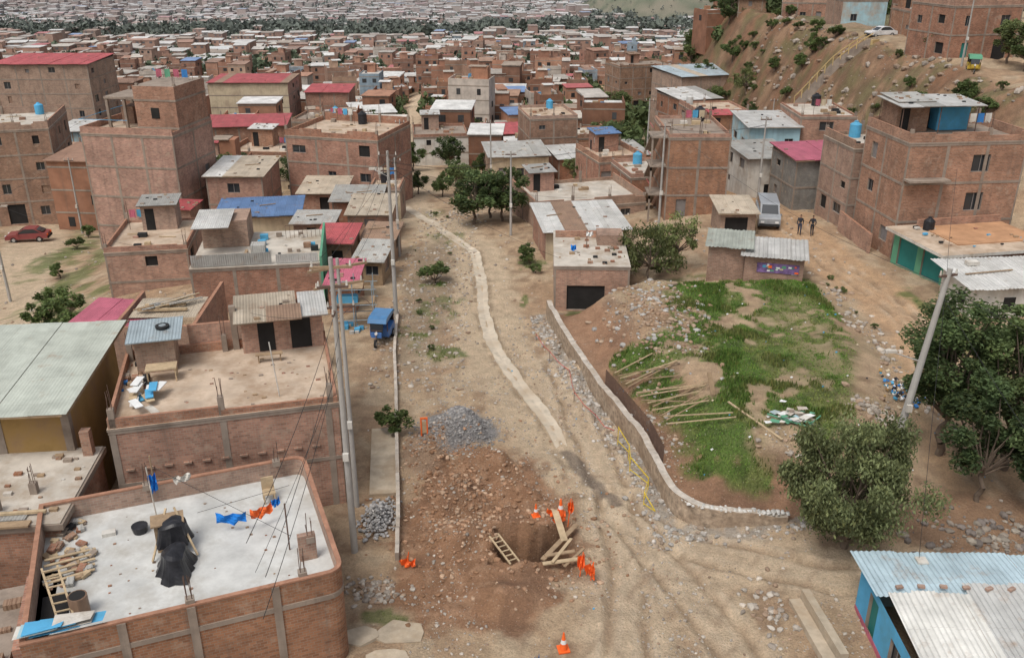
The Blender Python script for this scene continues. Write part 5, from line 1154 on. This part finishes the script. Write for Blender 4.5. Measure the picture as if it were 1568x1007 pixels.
pts=[(5.6,42,1.1),(6.0,40.5,.9),(5.9,39.2,1.0),(6.6,37.6,.8),(6.2,36.2,.9),(6.6,35.3,.5)]
for a,b in zip(pts[:-1],pts[1:]):
    mb.beam(a,b,.02,.07,YT);mb.cyl((a[0],a[1],-.1),(a[0],a[1],a[2]+.05),.02,.02,YT,5)
    mb.beam((a[0],a[1],.3),(b[0],b[1],.5),.02,.05,YT)
mb.obj('yellow_barrier_tape')
mb=MB();PKT=mat_plain('red_tape',(.55,.12,.10),.8,1.1,4);pts=[(1.6,55.5,.5),(2.4,52.5,.6),(3.5,50,.5),(3.6,47,.6),(4.6,44.5,.5),(5.4,42.2,.8)]
for a,b in zip(pts[:-1],pts[1:]):
    mid=((a[0]+b[0])/2,(a[1]+b[1])/2,min(a[2],b[2])-.1)
    mb.beam(a,mid,.02,.04,PKT);mb.beam(mid,b,.02,.04,PKT);mb.cyl((a[0],a[1],-.1),(a[0],a[1],a[2]+.05),.025,.025,STEEL,5)
mb.obj('red_barrier_tape')
P=Parts('wooden_post_frame',(-4.7,42.8,hz(-4.7,42.8)),.1);P['frame'].box(-.2,-.12,-.06,.06,.0,1.0,CLO);P['frame'].box(.12,.2,-.06,.06,.0,1.0,CLO);P['frame'].box(-.2,.2,-.05,.05,1.0,1.08,CLO);P['inner'].box(-.12,.12,-.02,.02,.15,.85,WOODL);P.done()
# rubbish
rr=random.Random(4)
mb=MB()
for i in range(110):
    x=rr.gauss(20.9,.7);y=rr.gauss(43.6,.7);z=hz(x,y)+rr.uniform(0,.4);s=rr.uniform(.06,.2);a=rr.uniform(0,3);mb.beam((x,y,z),(x+s*math.cos(a),y+s*math.sin(a),z+s*.4),s*.9,s*.5,rr.choice([SKYB,WHITE,BLUEP,WHITE,BLACKT,CREAM,YELP]))
for i in range(60):
    x=rr.uniform(7,22);y=rr.uniform(36,60);z=hz(x,y);s=rr.uniform(.03,.11);mb.beam((x,y,z+.03),(x+s,y+s*.5,z+.06),s,.04,rr.choice([WHITE,WHITE,SKYB,CREAM]))
for i in range(50):
    x=rr.uniform(-8,12);y=rr.uniform(26,70);z=hz(x,y);s=rr.uniform(.03,.08);mb.beam((x,y,z+.03),(x+s,y+s*.5,z+.06),s,.03,rr.choice([WHITE,WHITE,SKYB,CREAM]))
mb.obj('rubbish_litter')
mb=MB()
for i in range(50):
    x=rr.gauss(13.9,.5);y=rr.gauss(39.6,.45);z=hz(x,y)+.08+.006*i;a=rr.uniform(-.8,.8);w=rr.uniform(.15,.5)
    c,s=math.cos(a)*w/2,math.sin(a)*w/2;mb.face([(x-c+s,y-s-c*.6,z),(x+c+s,y+s-c*.6,z+.04),(x+c-s,y+s+c*.6,z+.02),(x-c-s,y-s+c*.6,z+.05)],rr.choice([WHITE,WHITEP,WHITE,GREENP,SLAB,LBLUE,CONC]))
mb.beam((12.7,40.0,hz(12.7,40)+.2),(14.2,38.4,hz(14.2,38.4)+.3),.08,.06,GREENP);mb.beam((14.2,38.4,hz(14.2,38.4)+.3),(15.2,39.6,hz(15.2,39.6)+.25),.06,.06,GREENP)
mb.obj('discarded_panels')
P=Parts('striped_flag',(.75,25.2,hz(.75,25.2)),.2);P['pole'].cyl((0,0,0),(.15,0,1.4),.02,.02,WOOD,5);garment(P['cloth'],0.1,0,1.4,.35,1.0,BLUEP,.3,3);garment(P['stripe'],0.12,-.03,1.35,.12,.95,WHITE,.3,3);P.done()
# ------------------------------------------------------------------ vehicles
def wheels(P,xs,ys,r,w=.2):
    for i,x in enumerate(xs):
        for j,y in enumerate(ys):
            k='wheel_%d%d'%(i,j);P[k].cyl((x,y-w/2,r),(x,y+w/2,r),r,r,RUB,16);P[k].cyl((x,y-w/2-.01,r),(x,y+w/2+.01,r),r*.55,r*.55,POLEM,10)
def paint(key,c):
    if key in MC:return MC[key]
    m,nt,b=newmat(key);b.inputs['Base Color'].default_value=rgb(c);b.inputs['Roughness'].default_value=.35;b.inputs['Coat Weight'].default_value=.3
    r=N(nt,'ShaderNodeRGB');r.outputs[0].default_value=rgb(c);o=vary(nt,r.outputs[0],2.5,.8,1.1,geo(nt));L(nt,mixc(nt,.12,o,(.4,.32,.24)),b.inputs['Base Color']);MC[key]=m;return m
def car(name,x,y,rz,mat,van=False):
    P=Parts(name,(x,y,hz(x,y)+.02),rz)
    if van:
        L_,W,Hh=4.9,1.8,2.05;body=[(0,.35),(0,.95),(.1,1.1),(.55,1.25),(4.8,1.3),(4.9,.4)];cab=[(.5,1.24),(1.15,1.98),(1.4,2.05),(4.6,2.05),(4.8,1.9),(4.82,1.28)]
    else:
        L_,W,Hh=4.2,1.7,1.45;body=[(0,.35),(-.02,.7),(.15,.82),(1.15,.92),(3.75,.95),(4.15,.85),(4.2,.4)];cab=[(1.05,.9),(1.75,1.38),(2.1,1.45),(3.0,1.43),(3.75,.93)]
    P['body'].prism(body,-W/2,W/2,mat)
    ins=.1;P['roof_and_pillars'].prism(cab,-W/2+ins,W/2-ins,mat)
    c=np.array(cab);cx=c[:,0].mean();cz=c[:,1].min()
    win=[(cx+(a-cx)*.86,cz+.06+(z-cz)*.82) for a,z in cab]
    P['side_windows'].prism(win,-W/2+ins-.012,W/2-ins+.012,GLASS)
    a=cab[0];b_=cab[1]
    P['windscreen'].face([(a[0]+.02,-W/2+.2,a[1]+.08),(a[0]+.02,W/2-.2,a[1]+.08),(b_[0]-.06,W/2-.25,b_[1]-.03),(b_[0]-.06,-W/2+.25,b_[1]-.03)],GLASS)
    a=cab[-1];b_=cab[-2];P['rear_window'].face([(a[0]+.03,-W/2+.2,a[1]+.12),(a[0]+.03,W/2-.2,a[1]+.12),(b_[0]+.05,W/2-.25,b_[1]-.06),(b_[0]+.05,-W/2+.25,b_[1]-.06)],GLASS)
    P['bumper'].box(-.06,.04,-W/2+.05,W/2-.05,.35,.55,RUB);P['bumper_rear'].box(L_-.04,L_+.06,-W/2+.05,W/2-.05,.35,.55,RUB)
    for s_ in(-1,1):
        P['headlamps'].box(-.04,.05,s_*(W/2-.3)-.15,s_*(W/2-.3)+.15,.62,.78,WHITE);P['tail_lamps'].box(L_-.05,L_+.02,s_*(W/2-.2)-.1,s_*(W/2-.2)+.1,.65,.85,ORANGE);P['mirrors'].box(1.25,1.4,s_*(W/2+.11)-.09,s_*(W/2+.11)+.09,.95,1.1,mat)
    wheels(P,(.8,L_-.85),(-W/2+.1,W/2-.1),.32);return P.done()
car('red_parked_car',-53.6,93.0,rad(10),paint('red_paint',(.22,.025,.035)))
car('grey_van',22.0,75.2,rad(80),paint('grey_paint',(.30,.33,.36)),True)
car('white_parked_car',50.6,136.0,rad(12),paint('white_paint',(.7,.7,.7)))
def mototaxi(x,y,rz,mat,cm):
    P=Parts('three_wheeled_mototaxi',(x,y,hz(x,y)+.02),rz);W=1.25
    P['cabin'].prism([(.9,.4),(.9,1.0),(1.0,1.1),(1.0,.4)],-W/2,W/2,mat);P['cabin'].prism([(1.0,.35),(2.5,.35),(2.55,.95),(1.0,.8)],-W/2,W/2,mat)
    for xx in(.9,2.45):
        for s_ in(-1,1):P['roof_posts'].cyl((xx,s_*(W/2-.05),.8),(xx,s_*(W/2-.05),1.75),.03,.03,STEEL,5)
    P['canopy'].prism([(.45,1.5),(.6,1.75),(1.0,1.82),(2.4,1.82),(2.6,1.7),(2.6,1.6),(.5,1.45)],-W/2,W/2,cm)
    P['rear_curtain'].box(2.5,2.54,-W/2+.05,W/2-.05,.95,1.65,BLACKT)
    P['front_windscreen'].face([(.35,-.4,.9),(.35,.4,.9),(.5,.45,1.5),(.5,-.45,1.5)],GLASS)
    P['front_fork'].cyl((-.1,0,.28),(.35,0,1.05),.04,.04,STEEL,6);P['handlebar'].cyl((.35,-.35,1.05),(.35,.35,1.05),.02,.02,STEEL,5);P['fuel_tank'].box(.3,.8,-.15,.15,.65,.85,mat);P['headlamp'].cyl((.15,0,.9),(.25,0,.9),.1,.1,WHITE,10);P['fairing'].box(.2,.3,-.35,.35,.6,.95,mat)
    wheels(P,(-.05,),(0,),.28,.1);wheels(P,(2.0,),(-W/2+.02,W/2-.02),.28,.12);P.done()
mototaxi(-8.9,54.4,rad(82),paint('moto_blue',(.02,.15,.45)),paint('moto_blue2',(.03,.19,.42)))
mototaxi(49.6,101.0,rad(70),paint('moto_yellow',(.55,.38,.03)),GREENP)
# ------------------------------------------------------------------ people
SKIN=mat_plain('skin',(.30,.17,.11),.95,1.05,3);HAIR=mat_plain('hair',(.015,.012,.01),.9,1.1,3);DRK=mat_plain('dark_clothes',(.03,.032,.04),.8,1.3,5);JEAN=mat_plain('trousers',(.04,.05,.08),.8,1.3,5)
def skinobj(name,vs,es,rs,mat,par,root=0):
    me=bpy.data.meshes.new(name);me.from_pydata(vs,es,[]);me.materials.append(mat);o=bpy.data.objects.new(name,me);COL.objects.link(o)
    md=o.modifiers.new('Skin','SKIN');sv=me.skin_vertices[0].data
    for i,r in enumerate(rs):sv[i].radius=(r,r);sv[i].use_root=(i==root)
    s=o.modifiers.new('Sub','SUBSURF');s.levels=1;s.render_levels=1;o.parent=par;return o
def person(x,y,rz,top,bot,sw):
    e=bpy.data.objects.new('walking_person',None);COL.objects.link(e);e.location=(x,y,hz(x,y)+.02);e.rotation_euler=(0,0,rz)
    s=.16*sw
    skinobj('trousers',[(0,0,.92),(0,.09,.86),(s*.6,.1,.5),(-s*.3,.1,.1),(0,-.09,.86),(-s*.4,-.1,.5),(-s*1.4,-.1,.12),(0,0,1.02)],[(0,1),(1,2),(2,3),(0,4),(4,5),(5,6),(0,7)],[.12,.095,.065,.05,.095,.065,.05,.12],bot,e)
    skinobj('jacket',[(0,0,1.0),(0,0,1.2),(0,0,1.38),(0,.17,1.38),(-s,.23,1.12),(s*.2,.22,.9),(0,-.17,1.38),(s,-.23,1.12),(s*1.6,-.21,.91),(0,0,1.47)],[(0,1),(1,2),(2,3),(3,4),(4,5),(2,6),(6,7),(7,8),(2,9)],[.125,.13,.12,.07,.05,.04,.07,.05,.04,.055],top,e)
    skinobj('head_and_neck',[(0,0,1.45),(.01,0,1.55),(.02,0,1.64),(.1,0,1.6)],[(0,1),(1,2),(2,3)],[.05,.075,.085,.02],SKIN,e)
    skinobj('hair',[(-.03,0,1.6),(-.01,0,1.69),(.04,0,1.71)],[(0,1),(1,2)],[.08,.08,.05],HAIR,e)
    for px,py,k in((s*.2,.22,0),(s*1.6,-.21,1)):
        vs=[(px,py,.88),(px,py,.82)];es=[(0,1)];rs=[.025,.03]
        for f,(ox,l) in enumerate([(-.03,.06),(-.01,.075),(.012,.07),(.033,.055)]):
            vs+=[(px+ox,py,.80),(px+ox+.01,py,.80-l)];es+=[(1,2+2*f),(2+2*f,3+2*f)];rs+=[.009,.008]
        vs.append((px+.05,py,.83));es.append((1,len(vs)-1));rs.append(.01);skinobj('hand_%d'%k,vs,es,rs,SKIN,e)
    for k,(px,py,pz) in enumerate(((-s*.3,.1,.06),(-s*1.4,-.1,.08))):skinobj('shoe_%d'%k,[(px-.03,py,pz),(px+.1,py,pz-.01),(px+.18,py,pz-.02)],[(0,1),(1,2)],[.055,.05,.035],RUB,e)
person(24.1,73.6,rad(250),DRK,JEAN,1.0);person(25.25,73.9,rad(265),DRK,DRK,-1.0)
# ------------------------------------------------------------------ light, world, camera
w=bpy.data.worlds.new("World");SC.world=w;w.use_nodes=True;nt=w.node_tree;bg=nt.nodes['Background']
sky=nt.nodes.new('ShaderNodeTexSky');sky.sky_type='NISHITA';sky.sun_disc=False;sky.sun_elevation=rad(60);sky.sun_rotation=rad(215);sky.air_density=1.0;sky.dust_density=4.0
hs=nt.nodes.new('ShaderNodeHueSaturation');hs.inputs['Saturation'].default_value=.35
nt.links.new(sky.outputs[0],hs.inputs['Color']);nt.links.new(hs.outputs[0],bg.inputs[0]);bg.inputs[1].default_value=.15
sl=bpy.data.lights.new('sun','SUN');sl.energy=1.5;sl.angle=rad(22);sl.color=(1,.96,.90);so=bpy.data.objects.new('sun',sl);COL.objects.link(so)
az=rad(215);el=rad(60);d=Vector((math.sin(az)*math.cos(el),math.cos(az)*math.cos(el),math.sin(el)));so.rotation_euler=d.to_track_quat('Z','Y').to_euler()
cd=bpy.data.cameras.new('camera');cam=bpy.data.objects.new('camera',cd);COL.objects.link(cam);cam.location=(0,0,25);cam.rotation_euler=(rad(90-23.5),0,0)
cd.sensor_width=36;cd.lens=36*1400/1568;cd.clip_end=20000;cd.clip_start=.5;SC.camera=cam
SC.view_settings.view_transform='Standard';SC.view_settings.look='None';SC.view_settings.exposure=0
